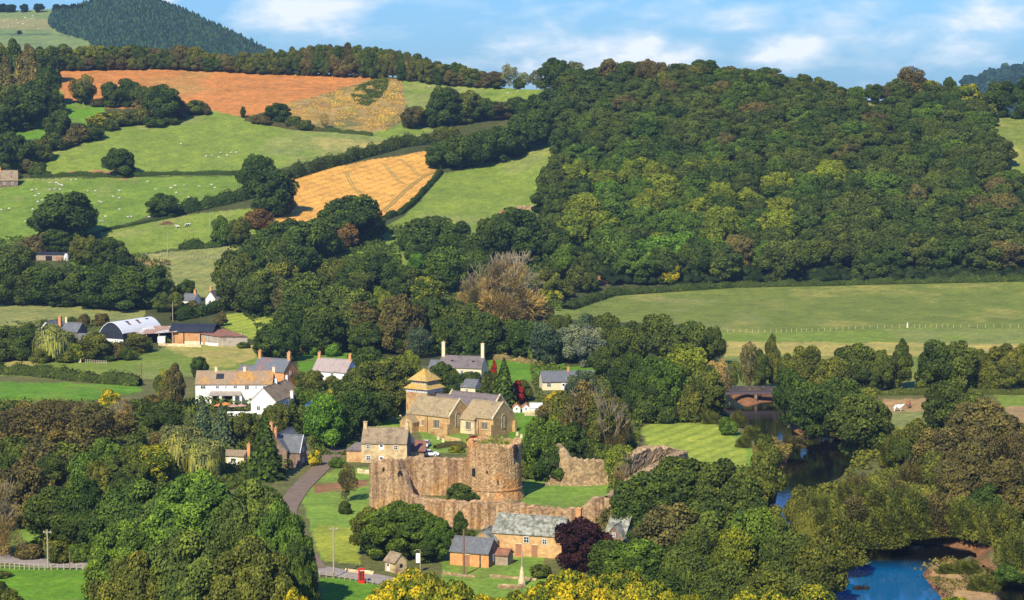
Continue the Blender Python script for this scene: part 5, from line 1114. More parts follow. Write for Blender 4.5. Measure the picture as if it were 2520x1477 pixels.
def h_cottage():
    r_, L = site('cottage', (889, 1138), (1001, 1140), 'yellow stone cottage with brown tiled roof facing the castle wall', 'cottage')
    block(r_, L, 6, 4.5, 7.3, M_ST, M_TILE, gable_over=.05); fx = lambda c: (c - 205) / (890 - 205) * L
    chimney(r_, .45, 3, 6.9, 8.6, .8, M_ST, 0); chimney(r_, L - .45, 3, 6.9, 8.8, .8, M_ST, 1)
    openings(r_, L, 6, [('f', fx(310), 3.1, .85, 1.0, 'w'), ('f', fx(725), 3.0, .9, 1.0, 'w'), ('f', fx(507), 2.95, 1.1, 1.25, 'p'), ('f', fx(310), .55, .95, 1.05, 'w'), ('f', fx(505), .1, 1.1, 1.4, 'p')])
    block(r_, 3.4, 4.4, 2.7, 3.9, M_STO, M_SLP, -3.403, .6, hipL=1.8)
    block(r_, 3.2, 6.5, 3.2, 5.2, M_DKST, M_SLP, L - 3.3, 6.003, axis='y')
    g_ = MB(); g_.prism([(0.05, -.5), (5.95, -.5), (5.95, 4.3), (3, 7.0), (0.05, 4.3)], 'x', L + .01, L + .05); g_.build('slate_or_shade_sheet', M_SLG, r_)  # grey sheet that paints the shade on the cottage's right gable
h_cottage()
def h_shed2():
    r_, L = site('garage', (1004, 1128), (1052, 1126), 'open brown-roofed garage attached by the yellow stone cottage', 'garage')
    q = MB(); q.add([(0, -.4, 1.7), (L - .6, -.6, 1.5), (L + .8, 4.6, 3.0), (1.9, 5.0, 3.2), (0, -.4, 1.86), (L - .6, -.6, 1.66), (L + .8, 4.6, 3.16), (1.9, 5.0, 3.36)], [(0,3,2,1),(4,5,6,7),(0,1,5,4),(2,3,7,6),(0,4,7,3),(1,2,6,5)]); q.build('roof', M_RUST, r_)
    w = MB(); w.box(.1, L - .8, 0, .2, -.5, 1.5); w.build('wall', M_ST, r_); w = MB(); w.box(.6, L + .4, 4.1, 4.4, -.5, 2.9); w.build('wall', M_DARK, r_)
    w = MB(); w.tube((L - .7, 0, -.4), (L - .7, 0, 1.5), .1, .1, 6); w.build('post', M_DARK, r_)
h_shed2()
def h_lodge():
    r_, L = site('house', (706, 1152), (748, 1130), 'dark stone lodge with slate roofs and tall orange chimney by the lane', 'house')
    block(r_, L, 5.6, 3.9, 7.0, M_DKST, M_SLG, 0, 0)
    block(r_, 4.4, 4.6, 3.6, 6.7, M_DKST, M_SLG, 1.2, -2.6, axis='y')
    chimney(r_, 3.2, 4.6, 5.2, 9.2, 1.1, M_BRO, 2, d=.9); chimney(r_, .4, 2.6, 5.8, 8.6, .8, M_BRK, 1)
    b = MB()
    for s in (-1, 1): b.add([(3.4 + s * 2.5, -2.78, 3.2), (3.4, -2.78, 6.7), (3.4, -2.78, 7.0), (3.4 + s * 2.7, -2.78, 3.3), (3.4 + s * 2.5, -2.66, 3.2), (3.4, -2.66, 6.7), (3.4, -2.66, 7.0), (3.4 + s * 2.7, -2.66, 3.3)], [(0,1,2,3),(7,6,5,4),(0,4,5,1),(3,2,6,7)])
    b.build('bargeboard', M_FRW, r_)
    openings(r_, 4.4, 4, [('f', 2.2, 3.2, .9, 1.1, 'w'), ('f', 2.2, .8, 1.0, 1.2, 'w')], 1.2, -2.6)
    openings(r_, L, 5, [('f', L - 1.6, 2.6, .8, 1.0, 'w'), ('f', L - 1.6, .7, .9, 1.1, 'w')])
h_lodge()
def h_flat():
    r_, L = site('outbuilding', (549, 1144), (600, 1146), 'small cream outbuilding with shallow brown roof by the dark conifer', 'outbuilding')
    block(r_, L, 4, 2.2, 2.9, M_CRM, M_TILE, over=.35)
    openings(r_, L, 4, [('f', 2.4, .1, 2.0, 1.7, 'p')])
    chimney(r_, L + .5, 2, -.5, 4.4, .7, M_BRO, 1)
h_flat()
def h_slate():
    r_, L = site('house', (1079, 936), (1184, 940), 'slate-roofed house with two tall cream end chimneys behind the church', 'house')
    block(r_, L, 6.5, 3.9, 6.6, M_CRM, M_SLP); chimney(r_, .5, 3.2, 6.1, 10.4, .9, M_CRM, 1); chimney(r_, L - .5, 3.2, 6.1, 10.3, .9, M_CRM, 1)
    block(r_, 3.2, 4.4, 3.4, 5.2, M_CRM, M_SLG, -3.203, .8)
    openings(r_, L, 6.5, [('f', 4.2, 2.0, .9, 1.2, 'w'), ('f', 6.8, 2.0, .9, 1.2, 'w'), ('f', 9.6, 2.0, .9, 1.2, 'w'), ('f', 5.5, 0, 1, 1.9, 'd')])
    for x in (3.5, 9.6):
        d = MB(); d.box(x - .4, x + .4, 1.5, 2.0, 5.0, 5.7); d.build('skylight', M_GLS, r_)
h_slate()
def h_out2():
    r_, L = site('outbuilding', (1133, 972), (1169, 974), 'small grey-roofed outbuilding between church and slate-roofed house', 'outbuilding')
    block(r_, L, 5, 2.3, 3.9, M_CRM, M_SLG); openings(r_, L, 5, [('f', 1.8, .9, .8, .9, 'w'), ('r', 2.5, .1, .9, 1.8, 'd')])
h_out2()
def h_bung():
    r_, L = site('bungalow', (1334, 960), (1462, 958), 'low cream bungalow with grey slate roof behind yellow shrubs', 'bungalow')
    block(r_, L, 6.5, 2.5, 4.6, M_CRM, M_SLG, over=.4)
    openings(r_, L, 6.5, [('f', 1.8, .9, 1.2, 1.1, 'w'), ('f', 5.8, 0, 1.0, 2.0, 'p'), ('f', 8.6, .9, 1.2, 1.1, 'w')])
    chimney(r_, 7.5, 3.2, 4.2, 5.6, .6, M_BRO, 1)
h_bung()
for i, (x, lb) in enumerate(((1271, 'small white hut with brown gabled roof nearest the church'), (1294, 'small white hut with brown gabled roof, middle of three'), (1319, 'longer pale-roofed white hut beside two gabled huts'))):
    w_ = 18 if i < 2 else 30
    r_, L = site('hut', (x - w_ / 2, 1015), (x + w_ / 2, 1015), lb, 'hut', 'white huts behind the church')
    block(r_, L, 3.2, 1.25, 2.1, M_WHT, M_BRK if i < 2 else M_FRW, axis='y' if i < 2 else 'x', over=.15, th=.08)
    openings(r_, L, 3, [('f', L / 2, .1, .7, 1.2, 'p')])
def h_mill():
    r_, L = site('mill', (1213, 1363), (1381, 1375), 'long stone mill with mossy slate roof below the castle wall', 'mill')
    block(r_, L, 6.4, 4.1, 6.7, M_STO, M_MOSS, gable_over=.2)
    k = L / 168.
    openings(r_, L, 6.4, [('f', (1295.5 - 1213) * k, 2.45, 1.05, 1.15, 'w'), ('f', (1276 - 1213) * k, .1, 1.1, 2.05, 'd'), ('f', (1315 - 1213) * k, .1, 1.1, 2.05, 'd'), ('f', (1340 - 1213) * k, 2.4, .9, 1.0, 'w')])
    s = MB(); s.box((1268 - 1213) * k, (1286 - 1213) * k, -.9, -.05, -.4, .12); s.build('step', M_BRK, r_)
    c = MB(); c.box(L + 1.2, L + 2.0, 5.0, 5.8, -1, 8.0); c.box(L + 1.1, L + 2.1, 4.9, 5.9, 8.003, 8.3); c.build('chimney', M_BRO, r_)
h_mill()
def h_millr():
    r_, L = site('barn', (1490, 1348), (1540, 1352), 'grey-roofed gabled barn half hidden behind the purple beech', 'barn')
    block(r_, L, 6, 3.0, 5.4, M_DKST, M_MOSS, axis='x'); block(r_, 3.4, 4.4, 2.5, 4.6, M_DKST, M_MOSS, .6, -2.2, axis='y')
    openings(r_, 3.4, 4, [('f', 1.7, 2.6, .7, .8, 'w')], .6, -2.2)
h_millr()
def h_gable():
    r_, L = site('outbuilding', (1158, 1368), (1213, 1372), 'low stone gabled outbuilding against the left end of the mill', 'outbuilding')
    block(r_, L, 5, 2.6, 4.6, M_CH, M_MOSS, axis='y', over=.15)
    openings(r_, L, 5, [('f', 2.0, .9, .8, .9, 'w')])
h_gable()
def h_wash():
    r_, L = site('outbuilding', (1107, 1389), (1202, 1397), 'orange brick outbuilding with dark slate roof behind the brown pole', 'outbuilding')
    block(r_, L, 4.8, 2.55, 4.5, M_BRO, M_SLG, gable_over=.1)
    g_ = MB(); g_.prism([(0.05, -.5), (4.75, -.5), (4.75, 2.4), (2.4, 4.3), (0.05, 2.4)], 'x', L + .01, L + .05); g_.build('shade_gable', M_DKST, r_)  # dark brown sheet painting the shaded end wall, not boarding
    openings(r_, L + .05, 4.8, [('r', 2.2, .8, .8, 1.2, 'w'), ('f', 3.2, .1, 1.0, 1.9, 'd')])
    block(r_, 2.4, 2.6, 1.9, 2.6, M_WOOD, M_RUST, L + .1, 2.7, axis='x', over=.3)
h_wash()
def h_hut():
    r_, L = site('shelter', (947, 1404), (973, 1411), 'tiny cream stone shelter with mossy gabled roof by the road', 'shelter')
    block(r_, L, 2.4, 2.0, 3.1, M_ST, M_TILE, over=.3); openings(r_, L, 2.4, [('f', 1.0, .1, .8, 1.6, 'p'), ('r', 1.2, .9, .6, .6, 'o')])
h_hut()
def h_oakhouse():
    r_, L = site('house', (560, 1392), (640, 1385), 'white house glimpsed through gaps in the great oaks', 'house')
    block(r_, L, 6, 4.6, 7.0, M_WHT, M_SLG, axis='x'); chimney(r_, .5, 3, 6.5, 8.2, .7, M_BRO, 1)
    openings(r_, L, 6, [('f', 1.5, 3.0, .9, 1.0, 'w'), ('f', 4.2, 3.0, .9, 1.0, 'w')])
h_oakhouse()
# ---------------------------------------------------------------- farm
def farm():
    r_, L = site('farmhouse', (96, 838), (172, 842), 'white farmhouse with brick chimney behind the pale willow', 'farmhouse')
    block(r_, L * .45, 9, 3.6, 6.2, M_WHT, M_SLG, axis='y'); chimney(r_, L * .42, 5, 4.4, 7.4, .9, M_BRO, 1)
    block(r_, 6.2, 6, 3.4, 5.8, M_DKST, M_SLG, L * .45 + 2.6, .5); chimney(r_, L * .45 + 3.0, 3.5, 5.2, 7.4, .6, M_CRM, 1)
    openings(r_, L * .45, 9, [('f', 2.0, 2.3, .8, 1.0, 'w'), ('f', 2.0, .6, .9, 1.0, 'w')])
    r_, L = site('outbuilding', (186, 848), (232, 850), 'low grey-roofed farm outbuilding beside the white farmhouse', 'outbuilding')
    block(r_, L, 4.5, 1.9, 3.2, M_DKST, M_SLG); openings(r_, L, 4.5, [('f', 2, .1, 1.0, 1.6, 'd'), ('r', 2, .1, 1.0, 1.6, 'd')])
    # arched dutch barn, running away to the right
    r_, L = site('barn', (247, 842), (321, 842), 'dutch barn with white arched tin roof and black end wall', 'barn')
    Wd = 9.4; r_.rotation_euler.z = -R(30); n = 16; e, rg = 3.2, 6.6; Ln = 19.0
    arc = [(Wd * i / n, e + (rg - e) * math.sin(math.pi * i / n) ** .8) for i in range(n + 1)]
    w = MB(); w.prism([(0, -1)] + arc + [(Wd, -1)], 'y', 0, .2); w.build('end_wall', M_BLKT, r_)
    w = MB(); w.box(0, Wd, -.06, -.003, -1, 1.4); w.build('plinth', M_WHT, r_)
    w = MB(); w.box(0, .15, .2, Ln, -1, e); w.box(Wd - .15, Wd, .2, Ln, -1, e); w.box(.15, Wd - .15, Ln - .2, Ln, -1, e); w.build('side_wall', M_BLKT, r_)
    q = MB(); out = [(x + (x - Wd / 2) * .03, z + .16) for x, z in arc]; q.prism(out + arc[::-1], 'y', -.25, Ln + .2); ro = q.build('arched_roof', M_WTIN, r_)
    for y in (5, 10, 15):
        k = MB(); i = 10; (x0, z0), (x1, z1) = out[i], out[i + 1]
        k.add([(x0, y, z0 + .03), (x1, y, z1 + .03), (x1, y + 1.4, z1 + .03), (x0, y + 1.4, z0 + .03), (x0, y, z0 - .03), (x1, y, z1 - .03), (x1, y + 1.4, z1 - .03), (x0, y + 1.4, z0 - .03)], [(0,1,2,3),(0,4,5,1),(1,5,6,2),(2,6,7,3),(3,7,4,0)]); k.build('skylight', M_BLKT, ro)
        if y < 14:
            k = MB(); i = 11; (x0, z0), (x1, z1) = out[i], out[i + 2]
            k.add([(x0 + .1, y, z0 + .035), (x1, y, z1 + .035), (x1, y + 1.1, z1 + .035), (x0 + .1, y + 1.1, z0 + .035), (x0 + .1, y, z0), (x1, y, z1), (x1, y + 1.1, z1), (x0 + .1, y + 1.1, z0)], [(0,1,2,3),(0,4,5,1),(1,5,6,2),(2,6,7,3),(3,7,4,0)]); k.build('rust_sheet', M_RUST, ro)
    # lean-to open shed
    r_, L = site('cattle_shed', (330, 846), (425, 847), 'open-fronted lean-to with rusty patched tin roof beside the barn', 'shed')
    q = MB(); q.add([(-1.0, -.6, 2.9), (L + 1.4, -.2, 4.0), (L + 2.4, 8.0, 4.8), (2.5, 8.0, 4.8), (-1.0, -.6, 3.02), (L + 1.4, -.2, 4.12), (L + 2.4, 8.0, 4.92), (2.5, 8.0, 4.92)], [(0,3,2,1),(4,5,6,7),(0,1,5,4),(2,3,7,6),(0,4,7,3),(1,2,6,5)]); q.build('roof', M_RTIN, r_)
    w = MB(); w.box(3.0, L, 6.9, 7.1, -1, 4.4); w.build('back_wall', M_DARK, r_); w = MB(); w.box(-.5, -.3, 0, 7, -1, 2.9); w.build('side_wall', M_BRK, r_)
    for x in (0.2, 4.0, 8.0, L - .1):
        p = MB(); p.box(x - .12, x + .12, -.1, .14, -1, 2.9 + 1.0 * (x + 1) / (L + 2)); p.build('post', M_WOOD, r_)
    # black curved roof barn with boarded front
    r_, L = site('barn', (424, 846), (492, 847), 'low barn with black roof and orange boarded front doors', 'barn')
    n = 10; arc = [(-.5 + 10 * i / n, 3.9 + 2.0 * math.sin(math.pi * i / n)) for i in range(n + 1)]
    q = MB(); q.prism([(y, z + .14) for y, z in arc] + arc[::-1], 'x', -1.0, L + 4.5); q.build('curved_roof', M_BLKT, r_)
    w = MB(); w.box(0, L * .40, 0, .2, -1, 3.9); w.build('front_boards', M_WOODO, r_)
    w = MB(); w.box(L * .44, L, .02, .2, 1.0, 3.8); wo_ = w.build('barn_door', M_WOODO, r_); w = MB(); w.box(L * .44, L, -.04, .2, -1, .99); w.build('plinth', M_CRM, r_)
    w = MB(); w.box(L * .40, L * .44, -.02, .22, -1, 3.95); w.build('post', M_DARK, r_)
    w = MB(); w.box(0, .2, .2, 9, -1, 3.9); w.box(.2, L + 4, 8.8, 9, -1, 3.9); w.build('rear_wall', M_BLKT, r_)
    # right shed
    r_, L = site('shed', (495, 848), (539, 851), 'grey boarded shed with red-brown rusted roof at the barn end', 'shed')
    q = MB(); q.add([(-.2, -.4, 3.5), (L + .3, -.4, 3.1), (L + .3, 9.2, 4.0), (-.2, 9.2, 4.4), (-.2, -.4, 3.62), (L + .3, -.4, 3.22), (L + .3, 9.2, 4.12), (-.2, 9.2, 4.52)], [(0,3,2,1),(4,5,6,7),(0,1,5,4),(2,3,7,6),(0,4,7,3),(1,2,6,5)])
    r_.rotation_euler.z -= R(4)
    q = MB(); q.add([(-.2, -.4, 3.5), (L + .3, -.4, 3.1), (L + 8.2, 4.2, 3.1), (2.5, 8.2, 4.4), (-.2, -.4, 3.62), (L + .3, -.4, 3.22), (L + 8.2, 4.2, 3.22), (2.5, 8.2, 4.52)], [(0,3,2,1),(4,5,6,7),(0,1,5,4),(2,3,7,6),(0,4,7,3),(1,2,6,5)]); q.build('roof', M_RUST, r_)
    w = MB(); w.box(0, L, 0, .2, .9, 3.2); w.build('front_boards', M_WOODG, r_); w = MB(); w.box(0, L, -.05, .2, -1, .89); w.build('plinth', M_WHT, r_)
    w = MB(); w.add([(L + .01, 0, -1), (L + 8, 4.6, -1), (L + 8, 4.6, 3.1), (L + .01, 0, 3.1), (L - .1, .25, -1), (L + 7.9, 4.85, -1), (L + 7.9, 4.85, 3.1), (L - .1, .25, 3.1)], [(0,1,2,3),(7,6,5,4),(0,4,5,1),(1,5,6,2),(3,2,6,7),(0,3,7,4)]); w.build('side_boards', M_WOODG, r_)
    d = MB(); d.box(.6, 1.7, -.09, -.055, -.5, 2.4); d.build('door', M_WOODO, r_)
farm()
def far_house(A, B, label, dep, e, rg, wm, rm, ch=(), wins=(), name='house', axis='x'):
    r_, L = site(name, A, B, label, 'house' if name != 'shed' else 'shed')
    block(r_, L, dep, e, rg, wm, rm, axis=axis)
    for c in ch: chimney(r_, c * L, dep / 2, rg - .6, rg + 1.4, .8, M_BRO, 1)
    openings(r_, L, dep, wins); return r_, L
far_house((447, 758), (478, 760), 'small white cottage with slate roof in the trees above the farm', 5, 3, 5.0, M_WHT, M_SLG, (.8,), [('f', 2, 1, .9, 1, 'w')])
far_house((506, 756), (530, 757), 'white gable-ended cottage above the farm, nearest the big wood', 6, 3.2, 5.6, M_WHT, M_SLP, (.2,), [('f', 1.6, 1, .8, 1, 'w')], axis='y')
far_house((534, 758), (562, 757), 'low white outbuilding tucked under the wood above the farm', 4, 2.2, 3.4, M_WHT, M_SLG, (), [('f', 1.6, .9, .8, .8, 'w')])
far_house((-6, 462), (44, 458), 'brown-roofed stone cottage at the left frame edge below the wood', 7, 3.4, 7.4, M_DKST, M_TILE, (.12,), [('f', 3, 1.4, 1, 1.1, 'w'), ('f', 6.5, 1.4, 1, 1.1, 'w')])
r_, L = far_house((84, 640), (160, 642), 'long dark shed with flat black roof under the field oak', 5, 2.4, 3.0, M_WOOD, M_BLKT, (), [('f', 6, .1, 2.6, 1.8, 'o'), ('f', 10, .2, 2.4, 1.6, 'd')], name='shed')
p = G(163, 641); t_ = MB(); t_.tube((0, 0, -.2), (0, 0, 2.4), 1.0, 1.0, 14); t_.tube((0, 0, 2.4), (0, 0, 2.75), 1.0, .2, 14); o = t_.build('water_tank', M_WHT); o.location = p; tag(o, 'white water tank at the end of the long dark shed', 'tank')
# ================================================================ THE CASTLE
def stone_wall(name, pts, th, mat, label, cat='castle wall', rag=.28, seed=1, step=.7, kind_roughness=.06, group='walls of the ruined castle'):
    """pts: (photo x, ground y, top y). A ragged thick wall along the ground line, top measured above it"""
    pp = np.array(pts, float); Pw = ground_arr(pp[:, 0], pp[:, 1]); sc = 1.0 / qat(pp[:, 0], pp[:, 1]) / F
    hgt = (pp[:, 1] - pp[:, 2]) * sc
    seg = np.hypot(*np.diff(Pw[:, :2], axis=0).T); cum = np.concatenate([[0], np.cumsum(seg)]); L = cum[-1]; n = max(4, int(L / step) + 1); s = np.linspace(0, L, n)
    x = np.interp(s, cum, Pw[:, 0]); y = np.interp(s, cum, Pw[:, 1]); z = np.interp(s, cum, Pw[:, 2]); h = np.interp(s, cum, hgt)
    rng = np.random.RandomState(seed); h = np.maximum(h + rng.uniform(-rag, rag, n) * np.minimum(1, h / 3), .25)
    T = unit(np.stack([np.gradient(x), np.gradient(y)], -1)); nx, ny = -T[:, 1], T[:, 0]
    o0 = Vector((x[0], y[0], z[0])); K = 12; m = K * 2 + 3; Vv = np.zeros((m, n, 3)); r_ = kind_roughness
    j = 0
    for k in range(K + 1):
        f = k / K; b = .30 * (1 - f) ** 4; off = -(th / 2 + b) + rng.uniform(-r_, r_, n); Vv[j] = np.stack([x + nx * off, y + ny * off, z - 1.0 + (h + 1.0) * f - (.25 if k == K else 0)], -1); j += 1
    Vv[j] = np.stack([x, y, z + h + rng.uniform(0, .25, n)], -1); j += 1
    for k in range(K, -1, -1):
        f = k / K; off = (th / 2) + rng.uniform(-r_, r_, n); Vv[j] = np.stack([x + nx * off, y + ny * off, z - 1.0 + (h + 1.0) * f - (.25 if k == K else 0)], -1); j += 1
    Vv -= np.array(o0[:]); ii = np.arange(m * n).reshape(m, n)
    Fq = np.stack([ii[:-1, :-1], ii[:-1, 1:], ii[1:, 1:], ii[1:, :-1]], -1).reshape(-1, 4)
    Vl = Vv.reshape(-1, 3); caps = []
    for e in (0, n - 1):
        for a in range(K): caps.append([ii[a, e], ii[a + 1, e], ii[m - 2 - a, e], ii[m - 1 - a, e]])
    Fq = np.concatenate([Fq, np.array(caps)])
    o = mesh_np(name, Vl, Fq, mat); o.location = o0; tag(o, label, cat, group); return o
stone_wall('castle_wall', [(919,1254,1137),(936,1258,1131),(962,1261,1124),(984,1263,1127),(992,1264,1152),(1002,1266,1190),(1010,1268,1222)], 2.2, M_WALL, 'tall left corner of the castle wall with two small openings', seed=3, step=.55)
stone_wall('castle_wall', [(986,1262,1134),(994,1252,1150),(1003,1240,1172),(1012,1228,1192),(1021,1214,1208)], 1.2, M_DKST, 'added broken cross wall in dark stone standing for a shaded gap', seed=4, step=.5, rag=.15)  # wall added to darken the gap; its dark stone paints the shade
stone_wall('castle_wall', [(978,1218,1133),(1005,1217,1123),(1040,1216,1121),(1090,1216,1123),(1150,1215,1126)], 2.0, M_WALL, 'high streaked curtain wall left of the round keep', seed=5)
stone_wall('castle_wall', [(1004,1276,1216),(1020,1279,1214),(1060,1285,1224),(1100,1291,1229),(1165,1298,1232),(1230,1304,1232),(1290,1308,1237),(1340,1312,1246),(1380,1314,1249),(1430,1317,1247),(1446,1318,1232),(1462,1318,1219),(1474,1318,1215),(1486,1318,1226)], 1.9, M_WALL, 'long low front curtain wall above the mill rising to a jagged end', seed=6)
stone_wall('castle_wall', [(1352,1184,1128),(1356,1185,1096),(1366,1186,1089),(1382,1187,1091),(1392,1188,1106),(1402,1189,1121),(1420,1189,1127),(1460,1189,1129),(1492,1187,1130)], 1.8, M_RUB, 'ruined rubble wall with a tall hooked left end on the lawn', seed=7, rag=.2, step=.4)
stone_wall('castle_wall', [(1492,1252,1222),(1515,1232,1204),(1545,1212,1180),(1590,1190,1152),(1630,1172,1130),(1660,1158,1112),(1684,1146,1108)], 1.8, M_RUB, 'thin eastern castle wall running back towards the mown field', seed=8, kind_roughness=.18)
stone_wall('castle_wall', [(1500,1186,1150),(1540,1168,1120),(1580,1155,1102),(1620,1146,1098),(1650,1140,1100),(1680,1136,1112)], 2.4, M_RUB, 'tumbled rubble bank of wall beside the mown field', seed=9, rag=.5, kind_roughness=.12)
for (x, yg, yt, yb) in ((947, 1259, 1143, 1154), (985, 1263, 1152, 1166)):
    p = G(x, yg); s = mpp(x, yg); z0, z1 = (yg - yb) * s, (yg - yt) * s
    nrm = Vector((-.2, -1, 0)).normalized()
    w = MB(); wd = 5 * s; a = math.pi; pts = [(-wd, z0), (wd, z0), (wd, z1 - wd)] + [(math.cos(t_) * wd, z1 - wd + math.sin(t_) * wd) for t_ in (.6, 1.2, 1.57, 2.0, 2.6)] + [(-wd, z1 - wd)]
    w.prism(pts, 'y', -1.42, -1.2); o = w.build('wall_opening', M_DARK); wallp = [q for q in bpy.data.objects if q.get('label', '').startswith('tall left corner')][0]
    o.parent = wallp; o.location = Vector((p.x, p.y, p.z)) - wallp.location
def keep():
    c = G(1215, 1234); cy = c.y + 5.6; cx = c.x; zz = c.z; RR = 5.62; Hh = 11.2
    r_ = empty('castle_keep', (cx, cy, zz)); tag(r_, 'great round castle keep of orange-brown stone', 'castle tower')
    rng = np.random.RandomState(2); n = 120; rows = []
    zs = list(np.linspace(-1.2, Hh, 46)); th = np.linspace(0, 2 * np.pi, n, endpoint=False)
    topn = .35 * np.sin(th * 3 + 1) + .25 * np.sin(th * 7) + rng.uniform(-.22, .22, n)
    damage = np.clip(1 - np.abs(((th + .62 + np.pi) % (2 * np.pi)) - np.pi) / .17, 0, 1)
    for z in zs:
        f = max(0, z) / Hh; r = RR - .12 * f + (.62 * max(0, 1 - z / 2.0) if z < 2.0 else 0) + (.10 if 2.0 < z < 2.35 else 0)
        jj = rng.uniform(-.05, .05, n) + (.06 * (vnoise(th * 6, th * 0 + z, 1.0, 5) - .5))
        dm = damage * np.clip((z - 6.5) / 1.5, 0, 1) * .55 * (.6 + .8 * vnoise(th * 20, th * 0 + z * 1.4, 1.0, 8))
        rr_ = r + jj - dm; zt = np.full(n, z) + (topn * max(0, (z - Hh + 1.6) / 1.6))
        rows.append(np.stack([np.cos(th) * rr_, np.sin(th) * rr_, zt], -1))
    it = rows[-1].copy()
    for (sc_, dz) in ((.93, .1), (.84, .15), (.78, -.1), (.74, -1.2), (.5, -1.0), (.02, -.8)):
        q = it.copy(); q[:, :2] *= sc_; q[:, 2] = q[:, 2] * (1 if dz > 0 else 0) + (dz if dz > 0 else Hh + dz + .1) + rng.uniform(-.1, .1, n); rows.append(q)
    A = np.array(rows); m = len(rows); ii = np.arange(m * n).reshape(m, n); i2 = np.roll(ii, -1, 1)
    Fq = np.stack([ii[:-1], i2[:-1], i2[1:], ii[1:]], -1).reshape(-1, 4); mesh_np('drum', A.reshape(-1, 3), Fq, M_KEEP, r_)
    # doorway and slits
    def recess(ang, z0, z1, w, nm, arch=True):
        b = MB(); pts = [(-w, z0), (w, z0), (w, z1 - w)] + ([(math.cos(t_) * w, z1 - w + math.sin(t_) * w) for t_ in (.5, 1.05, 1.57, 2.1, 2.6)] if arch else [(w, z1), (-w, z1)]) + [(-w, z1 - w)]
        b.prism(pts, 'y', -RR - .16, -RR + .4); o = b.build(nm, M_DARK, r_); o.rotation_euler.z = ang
    recess(-R(46), 4.9, 6.5, .38, 'doorway')
    recess(R(50), 8.4, 10.6, .22, 'breach', False); recess(R(54), 9.6, 11.2, .16, 'breach', False)
    recess(R(8), 3.6, 4.3, .10, 'arrow_slit', False); recess(-R(14), 5.8, 6.2, .14, 'arrow_slit', False)
    rngg = np.random.RandomState(5); k = 900; a = rngg.rand(k) * 6.28; rad = np.sqrt(rngg.rand(k)) * 3.9
    pos = np.stack([np.cos(a) * rad - .3, np.sin(a) * rad + .6, np.full(k, Hh - .4) + rngg.rand(k) * .7 * (rngg.rand(k) < .5) * np.clip(1 - np.abs(np.cos(a) * rad - 1.0) / 3, 0, 1) * 2], -1)
    V_ = quads(pos, rngg.normal(0, 1, (k, 3)) * [.6, .6, .3], np.full(k, .38), rngg, aspect=.5)
    me = mesh_mixed(V_, np.arange(len(V_)).reshape(-1, 4), None, rngg.rand(k), M_LEAF, 'grass_top'); g_ = link('grass_top', me, r_); g_.color = (.20, .24, .05, 1)
    # batter step shadow line: a string course
    rg = MB(); rad0 = RR + .13; nn = 64
    for i in range(nn):
        a0, a1 = 2 * math.pi * i / nn, 2 * math.pi * (i + 1) / nn
        v = [(math.cos(a_) * q, math.sin(a_) * q, z_) for a_ in (a0, a1) for (q, z_) in ((rad0 - .2, 2.0), (rad0 + .10, 2.02), (rad0 + .08, 2.28), (rad0 - .2, 2.36))]
        rg.add(v, [(0, 4, 5, 1), (1, 5, 6, 2), (2, 6, 7, 3)])
    rg.build('string_course', M_KEEP, r_)
keep()
rngb = random.Random(3)
def rubble(pts, n, label):
    import bmesh
    p0 = G(*pts[0]); b = MB(); iv, itf = ico()
    for i in range(n):
        k = rngb.random() * (len(pts) - 1); j = int(k); f = k - j; px = pts[j][0] * (1 - f) + pts[j + 1][0] * f; py = pts[j][1] * (1 - f) + pts[j + 1][1] * f
        p = G(px + rngb.uniform(-4, 4), py + rngb.uniform(-2.5, 2.5)) - p0; s = rngb.uniform(.15, .42)
        b.add([(p.x + v[0] * s * rngb.uniform(.7, 1.2), p.y + v[1] * s, p.z + v[2] * s * .7) for v in iv], [tuple(f_) for f_ in itf])
    o = b.build('rubble', M_RUB); o.location = p0; tag(o, label, 'rubble', kind='stuff')
rubble([(1335, 1190), (1370, 1192), (1430, 1194), (1500, 1190)], 160, 'fallen stones along the foot of the hooked ruin wall')
# ---------------------------------------------------------------- low walls and fences
def low(pts, h, mat, label, name='stone_wall', th=.4, cat='wall'):
    return stone_wall(name, [(x, y, y - h / mpp(x, y)) for x, y in pts], th, mat, label, cat, rag=.08, seed=int(pts[0][0]) % 97, step=1.0, kind_roughness=.04, group=None)
low([(-20, 892), (30, 884), (100, 886), (140, 888), (200, 892)], 1.3, M_CPL, 'pale stone wall round the farmhouse garden')
low([(930, 1168), (900, 1166), (880, 1163)], .8, M_CPL, 'short pale stone wall left of the castle corner')
low([(1290, 1022), (1330, 1022), (1345, 1024)], 1.1, M_CPL, 'pale low wall in front of the white huts')
low([(1090, 1412), (1130, 1418), (1170, 1420)], .35, M_RUB, 'low stone wall by the foot of the brown pole')
low([(1205, 1420), (1260, 1424), (1320, 1428)], .35, M_RUB, 'low reddish wall across the lawn below the mill')
low([(1225, 1447), (1262, 1449), (1290, 1447)], .6, M_RUB, 'pale wall end near the tall pale post')
low([(740, 1140), (765, 1130)], 1.8, M_CPL, 'cream wall between yellow shrub and the lane', name='garden_wall')
low([(390, 850), (440, 852), (495, 854)], .7, M_CPL, 'low pale wall before the boarded barn')
low([(850, 1406), (880, 1410), (920, 1414)], .5, M_CPL, 'kerb-like low wall on the far side of the road bend')
low([(560, 1022), (600, 1024), (620, 1022)], 1.0, M_WHT, 'white terrace wall in front of the white gabled wing')
low([(1060, 1066), (1095, 1082), (1135, 1090)], .9, M_CH, 'low churchyard wall under the south aisle')
